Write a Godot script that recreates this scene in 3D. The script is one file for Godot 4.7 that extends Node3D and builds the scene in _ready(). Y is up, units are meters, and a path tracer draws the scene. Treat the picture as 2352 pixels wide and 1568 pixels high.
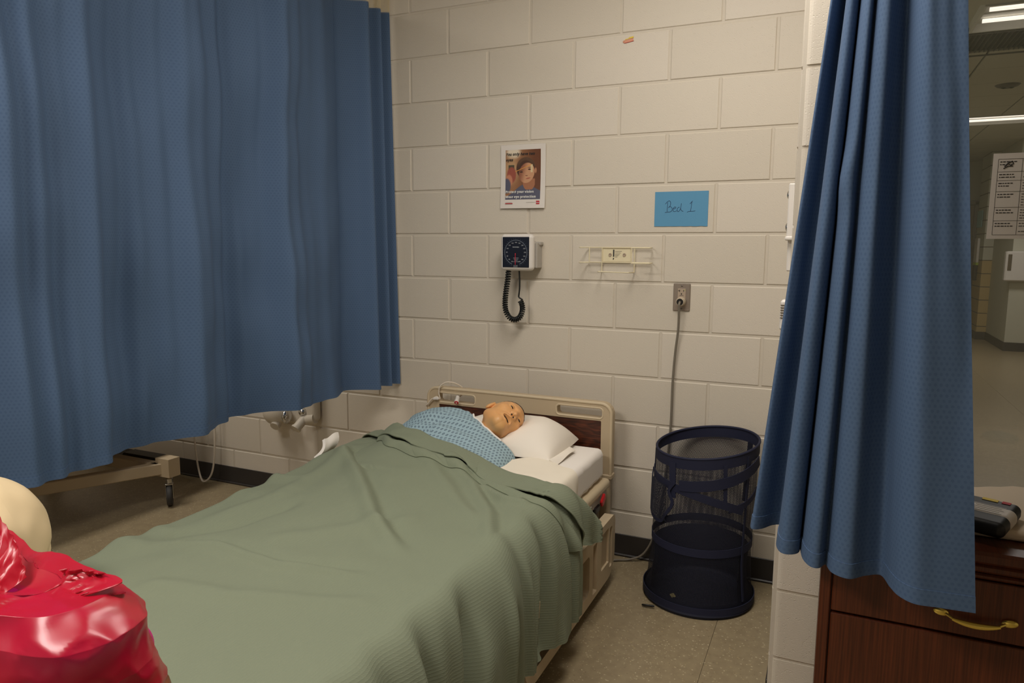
extends Node3D

# ------------------------------------------------------------------ mesh builder
class Mb:
	var v := PackedVector3Array()
	var n := PackedVector3Array()
	var t := PackedVector2Array()
	var c := PackedColorArray()
	var ix := PackedInt32Array()
	var use_color := false

	func vert(p: Vector3, nn: Vector3, uv := Vector2.ZERO, col := Color.WHITE) -> int:
		v.push_back(p)
		n.push_back(nn)
		t.push_back(uv)
		c.push_back(col)
		return v.size() - 1

	func tri_i(a: int, b: int, d: int) -> void:
		var g := (v[b] - v[a]).cross(v[d] - v[a])
		if g.dot(n[a] + n[b] + n[d]) > 0.0:
			ix.append_array(PackedInt32Array([a, d, b]))
		else:
			ix.append_array(PackedInt32Array([a, b, d]))

	func tri(a: Vector3, b: Vector3, d: Vector3, out: Vector3) -> void:
		var g := (b - a).cross(d - a).normalized()
		if g.dot(out) < 0.0:
			g = -g
		tri_i(vert(a, g, Vector2(a.x + a.z, a.y)), vert(b, g, Vector2(b.x + b.z, b.y)), vert(d, g, Vector2(d.x + d.z, d.y)))

	func quad(a: Vector3, b: Vector3, d: Vector3, e: Vector3, out: Vector3) -> void:
		var g := (d - a).cross(e - b).normalized()
		if g.dot(out) < 0.0:
			g = -g
		var i0 := vert(a, g, Vector2(0, 0))
		var i1 := vert(b, g, Vector2(1, 0))
		var i2 := vert(d, g, Vector2(1, 1))
		var i3 := vert(e, g, Vector2(0, 1))
		tri_i(i0, i1, i2)
		tri_i(i0, i2, i3)

	func box(center: Vector3, size: Vector3, bev := 0.0, bs := Basis()) -> void:
		var h := size * 0.5
		bev = minf(bev, minf(h.x, minf(h.y, h.z)) * 0.98)
		var s3 := [Vector3(1, 0, 0), Vector3(0, 1, 0), Vector3(0, 0, 1)]
		# faces
		for ax in 3:
			for sg in [-1.0, 1.0]:
				var nn: Vector3 = s3[ax] * sg
				var ua: Vector3 = s3[(ax + 1) % 3]
				var va: Vector3 = s3[(ax + 2) % 3]
				var hu: float = h[(ax + 1) % 3] - bev
				var hv: float = h[(ax + 2) % 3] - bev
				var o: Vector3 = nn * h[ax]
				quad(center + bs * (o - ua * hu - va * hv), center + bs * (o + ua * hu - va * hv), center + bs * (o + ua * hu + va * hv), center + bs * (o - ua * hu + va * hv), bs * nn)
		if bev <= 0.0:
			return
		for ax in 3:
			var ua: Vector3 = s3[(ax + 1) % 3]
			var va: Vector3 = s3[(ax + 2) % 3]
			var wa: Vector3 = s3[ax]
			var hw: float = h[ax] - bev
			for su in [-1.0, 1.0]:
				for sv in [-1.0, 1.0]:
					var p1: Vector3 = ua * su * h[(ax + 1) % 3] + va * sv * (h[(ax + 2) % 3] - bev)
					var p2: Vector3 = ua * su * (h[(ax + 1) % 3] - bev) + va * sv * h[(ax + 2) % 3]
					quad(center + bs * (p1 - wa * hw), center + bs * (p1 + wa * hw), center + bs * (p2 + wa * hw), center + bs * (p2 - wa * hw), bs * (ua * su + va * sv))
		for sx in [-1.0, 1.0]:
			for sy in [-1.0, 1.0]:
				for sz in [-1.0, 1.0]:
					tri(center + bs * Vector3(sx * h.x, sy * (h.y - bev), sz * (h.z - bev)), center + bs * Vector3(sx * (h.x - bev), sy * h.y, sz * (h.z - bev)), center + bs * Vector3(sx * (h.x - bev), sy * (h.y - bev), sz * h.z), bs * Vector3(sx, sy, sz))

	# smooth tube along points
	func tube(pts: Array, r: float, sides := 8, closed := false, radii := []) -> void:
		var m := pts.size()
		var up := Vector3(0.123, 0.97, 0.21)
		var base := v.size()
		var side := Vector3.ZERO
		for i in m:
			var p: Vector3 = pts[i]
			var pa: Vector3 = pts[(i - 1 + m) % m] if (closed or i > 0) else p
			var pb: Vector3 = pts[(i + 1) % m] if (closed or i < m - 1) else p
			var d := (pb - pa).normalized()
			if side == Vector3.ZERO:
				side = d.cross(up).normalized()
				if side.length() < 0.1:
					side = d.cross(Vector3(1, 0, 0)).normalized()
			else:
				side = (side - d * side.dot(d)).normalized()
			var w := d.cross(side)
			var rr: float = radii[i] if radii.size() > 0 else r
			for k in sides:
				var a := TAU * k / sides
				var nn := side * cos(a) + w * sin(a)
				vert(p + nn * rr, nn, Vector2(float(k) / sides, i))
		var last := m if closed else m - 1
		for i in last:
			var i2 := (i + 1) % m
			for k in sides:
				var k2 := (k + 1) % sides
				tri_i(base + i * sides + k, base + i2 * sides + k, base + i2 * sides + k2)
				tri_i(base + i * sides + k, base + i2 * sides + k2, base + i * sides + k2)
		if not closed:
			for e in [0, m - 1]:
				var pe: Vector3 = pts[e]
				var nb: Vector3 = pts[1] if e == 0 else pts[m - 2]
				var dn := (pe - nb).normalized()
				var ci := vert(pe, dn)
				var ring := []
				for k in sides:
					ring.append(vert(v[base + e * sides + k], dn))
				for k in sides:
					tri_i(ci, ring[k], ring[(k + 1) % sides])

	# flat strap (rectangular section) along points, side vector given by normals list
	func strap(pts: Array, nrm: Array, width: float, thick: float, closed := false) -> void:
		var m := pts.size()
		var rows := []
		for i in m:
			var p: Vector3 = pts[i]
			var pa: Vector3 = pts[(i - 1 + m) % m] if (closed or i > 0) else p
			var pb: Vector3 = pts[(i + 1) % m] if (closed or i < m - 1) else p
			var d := (pb - pa).normalized()
			var nn: Vector3 = nrm[i]
			nn = (nn - d * nn.dot(d)).normalized()
			var w := d.cross(nn)
			rows.append([p, nn, w])
		var last := m if closed else m - 1
		for i in last:
			var a: Array = rows[i]
			var b: Array = rows[(i + 1) % m]
			for q in 4:
				var fa: Array = [a, b]
				var pts4 := []
				for r in fa:
					var o1: Vector3
					var o2: Vector3
					var pp: Vector3 = r[0]
					var nn2: Vector3 = r[1]
					var ww: Vector3 = r[2]
					if q == 0:
						o1 = nn2 * thick * 0.5 - ww * width * 0.5
						o2 = nn2 * thick * 0.5 + ww * width * 0.5
					elif q == 1:
						o1 = -nn2 * thick * 0.5 - ww * width * 0.5
						o2 = -nn2 * thick * 0.5 + ww * width * 0.5
					elif q == 2:
						o1 = ww * width * 0.5 - nn2 * thick * 0.5
						o2 = ww * width * 0.5 + nn2 * thick * 0.5
					else:
						o1 = -ww * width * 0.5 - nn2 * thick * 0.5
						o2 = -ww * width * 0.5 + nn2 * thick * 0.5
					var onn: Vector3 = nn2 if q == 0 else (-nn2 if q == 1 else (ww if q == 2 else -ww))
					pts4.append([pp + o1, pp + o2, onn])
				var i0 := vert(pts4[0][0], pts4[0][2])
				var i1 := vert(pts4[1][0], pts4[1][2])
				var i2 := vert(pts4[1][1], pts4[1][2])
				var i3 := vert(pts4[0][1], pts4[0][2])
				tri_i(i0, i1, i2)
				tri_i(i0, i2, i3)
		if not closed:
			for e in [0, m - 1]:
				var r2: Array = rows[e]
				var pp2: Vector3 = r2[0]
				var n2: Vector3 = r2[1] * thick * 0.5
				var w2: Vector3 = r2[2] * width * 0.5
				var od: Vector3 = pp2 - (pts[1] if e == 0 else pts[m - 2])
				quad(pp2 - n2 - w2, pp2 + n2 - w2, pp2 + n2 + w2, pp2 - n2 + w2, od)

	# profile: Array of Vector2(radius, height) turned round xf's y axis
	func lathe(profile: Array, segs: int, xf: Transform3D) -> void:
		var m := profile.size()
		for i in m - 1:
			var a: Vector2 = profile[i]
			var b: Vector2 = profile[i + 1]
			var dd := (b - a)
			if dd.length() < 1e-7:
				continue
			var nr := Vector2(dd.y, -dd.x).normalized()
			var base := v.size()
			for k in segs + 1:
				var ang := TAU * k / segs
				var cs := Vector3(cos(ang), 0, sin(ang))
				var nn := (xf.basis * (cs * nr.x + Vector3(0, nr.y, 0))).normalized()
				vert(xf * (cs * a.x + Vector3(0, a.y, 0)), nn, Vector2(float(k) / segs, a.y))
				vert(xf * (cs * b.x + Vector3(0, b.y, 0)), nn, Vector2(float(k) / segs, b.y))
			for k in segs:
				var o := base + k * 2
				if a.x > 1e-6:
					tri_i(o, o + 1, o + 2)
				if b.x > 1e-6:
					tri_i(o + 1, o + 2, o + 3)

	func sphere(center: Vector3, r: Vector3, bs := Basis(), segs := 20, rings := 12) -> void:
		var base := v.size()
		for i in rings + 1:
			var th := PI * i / rings
			for k in segs + 1:
				var ph := TAU * k / segs
				var d := Vector3(sin(th) * cos(ph), cos(th), sin(th) * sin(ph))
				vert(center + bs * (d * r), (bs * (d / r)).normalized(), Vector2(float(k) / segs, float(i) / rings))
		for i in rings:
			for k in segs:
				var a := base + i * (segs + 1) + k
				var b := a + segs + 1
				if i > 0:
					tri_i(a, b, a + 1)
				if i < rings - 1:
					tri_i(b, b + 1, a + 1)

	# grid surface through f(u, v); uvf gives texture coordinates; thick > 0 closes it as a thin solid
	func grid(nu: int, nv: int, f: Callable, uvf = null, thick := 0.0, hint := Vector3.UP, colf = null) -> void:
		var p := PackedVector3Array()
		p.resize((nu + 1) * (nv + 1))
		for j in nv + 1:
			for i in nu + 1:
				p[j * (nu + 1) + i] = f.call(float(i) / nu, float(j) / nv)
		var q := PackedVector3Array()
		q.resize(p.size())
		for j in nv + 1:
			for i in nu + 1:
				var k := j * (nu + 1) + i
				var du := p[j * (nu + 1) + mini(i + 1, nu)] - p[j * (nu + 1) + maxi(i - 1, 0)]
				var dv := p[mini(j + 1, nv) * (nu + 1) + i] - p[maxi(j - 1, 0) * (nu + 1) + i]
				q[k] = du.cross(dv).normalized()
		var mid := q[(nv / 2) * (nu + 1) + nu / 2]
		if mid.dot(hint) < 0.0:
			for k in q.size():
				q[k] = -q[k]
		var sides := [1.0] if thick <= 0.0 else [1.0, -1.0]
		var bases := []
		for s in sides:
			var base := v.size()
			bases.append(base)
			for j in nv + 1:
				for i in nu + 1:
					var k := j * (nu + 1) + i
					var uv := Vector2(float(i) / nu, float(j) / nv)
					var tuv: Vector2 = uvf.call(uv.x, uv.y, p[k]) if uvf != null else uv
					var col: Color = colf.call(uv.x, uv.y, p[k]) if colf != null else Color.WHITE
					vert(p[k] + q[k] * (thick * 0.5 * s), q[k] * s, tuv, col)
			for j in nv:
				for i in nu:
					var a := base + j * (nu + 1) + i
					tri_i(a, a + 1, a + nu + 2)
					tri_i(a, a + nu + 2, a + nu + 1)
		if thick > 0.0:
			var rim := []
			for i in nu:
				rim.append([i, i + 1])
				rim.append([nv * (nu + 1) + i, nv * (nu + 1) + i + 1])
			for j in nv:
				rim.append([j * (nu + 1), (j + 1) * (nu + 1)])
				rim.append([j * (nu + 1) + nu, (j + 1) * (nu + 1) + nu])
			for e in rim:
				var b0: int = bases[0]
				var b1: int = bases[1]
				var ea: int = e[0]
				var eb: int = e[1]
				var pa := v[b0 + ea]
				var pb := v[b0 + eb]
				var pc := v[b1 + eb]
				var pd := v[b1 + ea]
				var out := (pb - pa).cross(q[ea])
				var inner: Vector3 = p[(nv / 2) * (nu + 1) + nu / 2] - pa
				if out.dot(inner) > 0.0:
					out = -out
				var g := out.normalized()
				var i0 := vert(pa, g, t[b0 + ea], c[b0 + ea])
				var i1 := vert(pb, g, t[b0 + eb], c[b0 + eb])
				var i2 := vert(pc, g, t[b0 + eb], c[b0 + eb])
				var i3 := vert(pd, g, t[b0 + ea], c[b0 + ea])
				tri_i(i0, i1, i2)
				tri_i(i0, i2, i3)

	func add_mesh(m: Mesh, xf: Transform3D) -> void:
		for s in m.get_surface_count():
			var a := m.surface_get_arrays(s)
			var pv: PackedVector3Array = a[Mesh.ARRAY_VERTEX]
			var pn: PackedVector3Array = a[Mesh.ARRAY_NORMAL]
			var base := v.size()
			for k in pv.size():
				vert(xf * pv[k], (xf.basis * pn[k]).normalized())
			if a[Mesh.ARRAY_INDEX] != null and a[Mesh.ARRAY_INDEX].size() > 0:
				for k in a[Mesh.ARRAY_INDEX]:
					ix.push_back(base + k)
			else:
				for k in pv.size():
					ix.push_back(base + k)

	func mesh() -> ArrayMesh:
		var a := []
		a.resize(Mesh.ARRAY_MAX)
		a[Mesh.ARRAY_VERTEX] = v
		a[Mesh.ARRAY_NORMAL] = n
		a[Mesh.ARRAY_TEX_UV] = t
		if use_color:
			a[Mesh.ARRAY_COLOR] = c
		a[Mesh.ARRAY_INDEX] = ix
		var m := ArrayMesh.new()
		m.add_surface_from_arrays(Mesh.PRIMITIVE_TRIANGLES, a)
		return m

# ------------------------------------------------------------------ scene helpers
var M := {}
var rng := RandomNumberGenerator.new()
var used := {}

func numbered(called: String) -> String:
	var k: int = used.get(called, 0)
	used[called] = k + 1
	return called if k == 0 else "%s_%03d" % [called, k]

func part(called: String, mb: Mb, material: Material, parent: Node, label := "") -> MeshInstance3D:
	return part_mesh(called, mb.mesh(), material, parent, label)

func part_mesh(called: String, m: Mesh, material: Material, parent: Node, label := "") -> MeshInstance3D:
	var o := MeshInstance3D.new()
	o.name = called
	o.mesh = m
	o.material_override = material
	o.cast_shadow = GeometryInstance3D.SHADOW_CASTING_SETTING_ON
	parent.add_child(o, true)
	if label != "":
		o.set_meta("label", label)
	return o

func thing(called: String, label: String, category: String, group := "") -> Node3D:
	var o := Node3D.new()
	o.name = numbered(called)
	add_child(o)
	o.set_meta("label", label)
	o.set_meta("category", category)
	if group != "":
		o.set_meta("group", group)
	return o

func struct_node(called: String, label := "") -> Node3D:
	var o := Node3D.new()
	o.name = called
	add_child(o)
	o.set_meta("kind", "structure")
	if label != "":
		o.set_meta("label", label)
	return o

func struct_box(called: String, lo: Vector3, hi: Vector3, material: Material, label := "") -> MeshInstance3D:
	var b := Mb.new()
	b.box((lo + hi) * 0.5, hi - lo)
	var o := part(called, b, material, self, label)
	o.set_meta("kind", "structure")
	return o

func bx(lo: Vector3, hi: Vector3, bev := 0.0) -> Mb:
	var b := Mb.new()
	b.box((lo + hi) * 0.5, hi - lo, bev)
	return b

func mat(key: String, col: Color, rough := 0.7, metal := 0.0) -> StandardMaterial3D:
	var m := StandardMaterial3D.new()
	m.resource_name = key
	m.albedo_color = col
	m.roughness = rough
	m.metallic = metal
	m.metallic_specular = 0.5
	M[key] = m
	return m

func rgb(r: int, g: int, b: int) -> Color:
	return Color8(r, g, b)

func tex(im: Image) -> ImageTexture:
	return ImageTexture.create_from_image(im)

func catmull(pts: Array, u: float) -> Vector2:
	var m := pts.size()
	var x := clampf(u, 0.0, 1.0) * (m - 1)
	var i := mini(int(x), m - 2)
	var f := x - i
	var a: Vector2 = pts[maxi(i - 1, 0)]
	var b: Vector2 = pts[i]
	var d: Vector2 = pts[i + 1]
	var e: Vector2 = pts[mini(i + 2, m - 1)]
	return 0.5 * ((2.0 * b) + (d - a) * f + (2.0 * a - 5.0 * b + 4.0 * d - e) * f * f + (3.0 * b - a - 3.0 * d + e) * f * f * f)

func spline3(pts: Array, steps: int) -> Array:
	var out := []
	var m := pts.size()
	for i in m - 1:
		var a: Vector3 = pts[maxi(i - 1, 0)]
		var b: Vector3 = pts[i]
		var d: Vector3 = pts[i + 1]
		var e: Vector3 = pts[mini(i + 2, m - 1)]
		for k in steps:
			var f := float(k) / steps
			out.append(0.5 * ((2.0 * b) + (d - a) * f + (2.0 * a - 5.0 * b + 4.0 * d - e) * f * f + (3.0 * b - a - 3.0 * d + e) * f * f * f))
	out.append(pts[m - 1])
	return out

# piecewise linear lookup
func pl(xs: Array, ys: Array, x: float) -> float:
	if x <= xs[0]:
		return ys[0]
	for i in xs.size() - 1:
		if x <= xs[i + 1]:
			var f: float = (x - xs[i]) / (xs[i + 1] - xs[i])
			f = f * f * (3.0 - 2.0 * f)
			return lerpf(ys[i], ys[i + 1], f)
	return ys[ys.size() - 1]

func noise(seed_: int, freq: float, kind := FastNoiseLite.TYPE_SIMPLEX_SMOOTH, oct := 3) -> FastNoiseLite:
	var fn := FastNoiseLite.new()
	fn.seed = seed_
	fn.frequency = freq
	fn.noise_type = kind
	fn.fractal_octaves = oct
	return fn

func text_into(mb: Mb, s: String, size: float, at: Vector3, bs := Basis(), bold := false, italic := false, align := HORIZONTAL_ALIGNMENT_CENTER) -> void:
	var f := SystemFont.new()
	f.font_names = PackedStringArray(["Droid Sans"])
	if bold:
		f.font_weight = 700
	var tm := TextMesh.new()
	tm.font = f
	tm.text = s
	tm.font_size = 32
	tm.pixel_size = size / 23.0
	tm.depth = 0.0006
	tm.curve_step = 1.0
	tm.horizontal_alignment = align
	tm.vertical_alignment = VERTICAL_ALIGNMENT_CENTER
	var b2 := bs
	if italic:
		b2 = bs * Basis(Vector3(1, 0, 0), Vector3(0.22, 1, 0), Vector3(0, 0, 1))
	mb.add_mesh(tm, Transform3D(b2, at))

# ------------------------------------------------------------------ materials
func make_materials() -> void:
	# painted concrete block: fine stipple and sparse pits as relief
	var s := 512
	var hi := Image.create(s, s, false, Image.FORMAT_RGB8)
	var n1: Image = noise(3, 0.09, FastNoiseLite.TYPE_SIMPLEX_SMOOTH, 2).get_seamless_image(s, s)
	var n2: Image = noise(7, 0.05, FastNoiseLite.TYPE_CELLULAR, 1).get_seamless_image(s, s)
	var n3: Image = noise(9, 0.02, FastNoiseLite.TYPE_SIMPLEX_SMOOTH, 2).get_seamless_image(s, s)
	for y in s:
		for x in s:
			var a := n1.get_pixel(x, y).r
			var b := n2.get_pixel(x, y).r
			var e := n3.get_pixel(x, y).r
			var pit := clampf((0.20 - b) * 6.0, 0.0, 1.0) * clampf((e - 0.5) * 5.0, 0.0, 1.0)
			var h := clampf(0.62 + (a - 0.5) * 0.24 - pit * 0.5, 0.0, 1.0)
			hi.set_pixel(x, y, Color(h, h, h))
	var nm := hi.duplicate()
	nm.bump_map_to_normal_map(2.2)
	var block_n := tex(nm)
	for k in 3:
		var m := mat("block_%d" % k, [rgb(213, 203, 186), rgb(210, 200, 183), rgb(215, 205, 189)][k], 0.55)
		m.normal_enabled = true
		m.normal_texture = block_n
		m.normal_scale = 1.0
		m.uv1_triplanar = true
		m.uv1_world_triplanar = true
		m.uv1_scale = Vector3.ONE * 4.6
	var mo := mat("mortar", rgb(207, 197, 180), 0.6)
	mo.normal_enabled = true
	mo.normal_texture = block_n
	mo.normal_scale = 0.5
	mo.uv1_triplanar = true
	mo.uv1_world_triplanar = true
	mo.uv1_scale = Vector3.ONE * 5.0
	mat("plaster", rgb(206, 197, 180), 0.7)
	mat("hall_paint", rgb(196, 194, 176), 0.6)
	mat("hall_tan", rgb(190, 165, 110), 0.6)
	mat("hall_brown", rgb(96, 84, 66), 0.5)
	# floor
	var fs := 1024
	var fl := Image.create(fs, fs, false, Image.FORMAT_RGB8)
	var fn1: Image = noise(21, 0.02).get_seamless_image(fs, fs)
	for y in fs:
		for x in fs:
			var a := (fn1.get_pixel(x, y).r - 0.5) * 0.06
			fl.set_pixel(x, y, Color(0.585 + a, 0.525 + a, 0.415 + a * 0.8))
	rng.seed = 5
	for k in 3400:
		var px := rng.randi_range(0, fs - 1)
		var py := rng.randi_range(0, fs - 1)
		var lite := rng.randf()
		var col := Color(0.80, 0.75, 0.62) if lite > 0.45 else (Color(0.70, 0.62, 0.46) if lite > 0.2 else Color(0.50, 0.43, 0.33))
		var w := rng.randi_range(2, 6)
		var hh := rng.randi_range(2, 4)
		for yy in hh:
			for xx in w:
				if rng.randf() < 0.85:
					fl.set_pixel((px + xx) % fs, (py + yy) % fs, col)
	var fm := mat("floor_vinyl", Color.WHITE, 0.32)
	fm.albedo_texture = tex(fl)
	fm.uv1_triplanar = true
	fm.uv1_world_triplanar = true
	fm.uv1_scale = Vector3.ONE * 1.0
	mat("seam", rgb(92, 80, 62), 0.7)
	mat("base_rubber", rgb(52, 48, 45), 0.45)
	mat("tile", rgb(196, 192, 176), 0.85)
	mat("tbar", rgb(170, 168, 156), 0.6)
	# privacy curtain: flat two-yarn weave, rows of blue dots on a paler blue ground
	var cw := 64
	var ch := 110
	var ci := Image.create(cw, ch, false, Image.FORMAT_RGB8)
	for y in ch:
		for x in cw:
			var d := 9.0
			for o in [Vector2(0, 0), Vector2(1, 0), Vector2(0, 1), Vector2(1, 1), Vector2(0.5, 0.5)]:
				var dx: float = (float(x) / cw - o.x)
				var dy: float = (float(y) / ch - o.y) * 1.732
				d = minf(d, sqrt(dx * dx + dy * dy))
			var dot_yarn := Color(0.283, 0.378, 0.506)
			var ground_yarn := Color(0.310, 0.405, 0.530)
			var col := dot_yarn if d < 0.27 else ground_yarn
			ci.set_pixel(x, y, col)
	var cm := mat("curtain", Color.WHITE, 0.8)
	cm.albedo_texture = tex(ci)
	cm.uv1_scale = Vector3(1.0 / 0.0115, 1.0 / 0.0199, 1)
	cm.backlight_enabled = true
	cm.backlight = Color(0.03, 0.045, 0.07)
	mat("netting", rgb(214, 200, 168), 0.8)
	mat("track", rgb(200, 200, 200), 0.4, 0.6)
	# blanket: one green yarn with slubs in it; the ribs are relief only
	var bw := 64
	var bi := Image.create(bw, bw, false, Image.FORMAT_RGB8)
	var bh := Image.create(bw, bw, false, Image.FORMAT_RGB8)
	for y in bw:
		for x in bw:
			var w1 := pow(0.5 + 0.5 * cos((x * 4.0) * TAU / bw), 3.0)
			var w2 := 0.5 + 0.5 * sin((x * 16.0 + y * 8.0) * TAU / bw)
			var k := 0.62 * w1 + 0.38 * w2
			bi.set_pixel(x, y, Color(0.485, 0.515, 0.425).lerp(Color(0.515, 0.540, 0.450), rng.randf()))
			bh.set_pixel(x, y, Color(k, k, k))
	bh.bump_map_to_normal_map(2.0)
	var bm := mat("blanket", Color.WHITE, 0.92)
	bm.albedo_texture = tex(bi)
	bm.normal_enabled = true
	bm.normal_texture = tex(bh)
	bm.normal_scale = 0.35
	bm.uv1_scale = Vector3(1.0 / 0.030, 1.0 / 0.030, 1)
	# gown print: ring flowers on pale blue
	var gw := 64
	var gh := 110
	var gi := Image.create(gw, gh, false, Image.FORMAT_RGB8)
	for y in gh:
		for x in gw:
			var col := Color(0.60, 0.70, 0.735)
			for o in [Vector2(0, 0), Vector2(1, 0), Vector2(0, 1), Vector2(1, 1), Vector2(0.5, 0.5)]:
				var dx: float = (float(x) / gw - o.x)
				var dy: float = (float(y) / gh - o.y) * 1.732
				var d := sqrt(dx * dx + dy * dy)
				var ang := atan2(dy, dx)
				var rr := 0.25 + 0.035 * cos(ang * 6.0)
				if d < rr:
					col = Color(0.31, 0.375, 0.43)
					if d < 0.15 and d > 0.075:
						col = Color(0.53, 0.62, 0.66)
			gi.set_pixel(x, y, col)
	var gm := mat("gown", Color.WHITE, 0.85)
	gm.albedo_texture = tex(gi)
	gm.uv1_scale = Vector3(1.0 / 0.0205, 1.0 / 0.0355, 1)
	# woods
	for w in [["walnut", Color(0.17, 0.075, 0.04), Color(0.40, 0.20, 0.115), 31], ["mahogany", Color(0.26, 0.115, 0.055), Color(0.46, 0.225, 0.115), 47], ["table_wood", Color(0.42, 0.20, 0.09), Color(0.62, 0.34, 0.17), 53]]:
		var wi := Image.create(512, 512, false, Image.FORMAT_RGB8)
		var straight: bool = w[0] == "mahogany"
		var wn := noise(w[3], 0.012, FastNoiseLite.TYPE_SIMPLEX_SMOOTH, 3)
		var wf := noise(w[3] + 1, 0.05, FastNoiseLite.TYPE_SIMPLEX_SMOOTH, 2)
		for y in 512:
			for x in 512:
				var bend := wn.get_noise_2d(x * 0.35, y * 1.0)
				var g := 0.5 + 0.5 * sin((y * 0.055 + bend * 5.0) * 2.6)
				var fine := wf.get_noise_2d(x * 0.12, y * 3.2)
				var k := clampf(0.25 + 0.45 * g + 0.45 * fine, 0.0, 1.0)
				if straight:
					k = clampf(0.42 + 0.15 * bend + 0.42 * fine, 0.0, 1.0)
					wi.set_pixel(y, x, Color(w[1]).lerp(w[2], k))
				else:
					wi.set_pixel(x, y, Color(w[1]).lerp(w[2], k))
		var wm := mat(w[0], Color.WHITE, 0.38)
		wm.albedo_texture = tex(wi)
		wm.uv1_triplanar = true
		wm.uv1_scale = Vector3.ONE * 1.8
	M["mahogany"].uv1_scale = Vector3(2.2, 1.2, 2.2)
	# fabrics, plastics, metals
	mat("sheet_white", rgb(240, 233, 224), 0.9)
	mat("sheet_cream", rgb(236, 226, 207), 0.9)
	mat("pillow_white", rgb(240, 231, 217), 0.9)
	mat("bed_beige", rgb(190, 171, 141), 0.5)
	mat("bed_beige_light", rgb(204, 186, 155), 0.5)
	mat("black_plastic", rgb(20, 19, 19), 0.4)
	mat("rubber", rgb(62, 60, 58), 0.7)
	mat("chrome", rgb(200, 198, 195), 0.18, 1.0)
	mat("steel", rgb(168, 158, 148), 0.35, 0.85)
	mat("screw", rgb(120, 112, 104), 0.35, 0.9)
	mat("red_plastic", rgb(190, 25, 32), 0.35)
	var sk := mat("skin", rgb(226, 168, 108), 0.42)
	sk.subsurf_scatter_enabled = true
	sk.subsurf_scatter_strength = 0.08
	mat("hair", rgb(34, 20, 14), 0.6)
	mat("eye_dark", rgb(46, 28, 16), 0.4)
	mat("mouth_dark", rgb(70, 45, 20), 0.6)
	mat("lip_tan", rgb(190, 125, 75), 0.5)
	mat("paper_white", rgb(226, 218, 208), 0.35)
	mat("paper_blue", rgb(92, 150, 186), 0.85)
	mat("ink", rgb(28, 46, 84), 0.7)
	mat("print_black", rgb(40, 38, 38), 0.6)
	mat("print_white", rgb(238, 236, 230), 0.6)
	mat("print_red", rgb(186, 28, 40), 0.6)
	mat("gauge_white", rgb(222, 216, 208), 0.4)
	mat("gauge_grey", rgb(178, 172, 163), 0.5)
	mat("dial_navy", rgb(20, 26, 40), 0.3)
	mat("dial_grey", rgb(96, 104, 116), 0.5)
	mat("dial_print", rgb(186, 190, 194), 0.5)
	mat("needle", rgb(205, 52, 70), 0.4)
	mat("coil_black", rgb(16, 19, 17), 0.45)
	mat("rack_ivory", rgb(226, 214, 180), 0.45)
	mat("outlet_grey", rgb(170, 152, 132), 0.5)
	mat("led_green", rgb(170, 190, 60), 0.4)
	mat("cord_grey", rgb(124, 116, 102), 0.55)
	mat("cord_white", rgb(224, 212, 194), 0.5)
	mat("plug_clear", rgb(186, 172, 150), 0.25)
	mat("hamper_navy", rgb(22, 26, 52), 0.75)
	mat("hamper_mesh", rgb(26, 28, 44), 0.75)
	mat("hamper_base", rgb(14, 17, 38), 0.8)
	mat("label_yellow", rgb(226, 196, 70), 0.6)
	mat("label_pink", rgb(214, 150, 120), 0.6)
	mat("tag_cream", rgb(190, 176, 120), 0.7)
	mat("fixture_white", rgb(205, 195, 178), 0.5)
	mat("brass", rgb(240, 214, 112), 0.2, 0.9)
	mat("towel", rgb(214, 196, 172), 0.95)
	mat("pouch_black", rgb(13, 12, 14), 0.5)
	mat("pouch_label", rgb(206, 196, 184), 0.5)
	mat("teal", rgb(24, 128, 148), 0.5)
	mat("cream_fleece", rgb(228, 204, 162), 0.95)
	mat("window_metal", rgb(92, 86, 78), 0.45, 0.3)
	mat("grille", rgb(70, 66, 60), 0.5)
	mat("dark_void", rgb(26, 24, 22), 0.8)
	mat("paper_teal", rgb(150, 196, 200), 0.8)
	var bag := mat("bag_film", Color8(200, 14, 46, 200), 0.34)
	bag.transparency = BaseMaterial3D.TRANSPARENCY_ALPHA
	bag.clearcoat_enabled = true
	bag.clearcoat = 0.25
	bag.clearcoat_roughness = 0.2
	bag.backlight_enabled = true
	bag.backlight = Color(0.25, 0.01, 0.04)
	mat("bag_contents", rgb(214, 20, 130), 0.5)
	var gl := mat("glass", Color(0.50, 0.51, 0.44, 0.20), 0.05)
	gl.transparency = BaseMaterial3D.TRANSPARENCY_ALPHA
	var em := mat("tube_glow", rgb(255, 250, 240), 0.5)
	em.emission_enabled = true
	em.emission = Color(1.0, 0.96, 0.90)
	em.emission_energy_multiplier = 1.6
	mat("troffer_white", rgb(226, 224, 216), 0.5)

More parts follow.
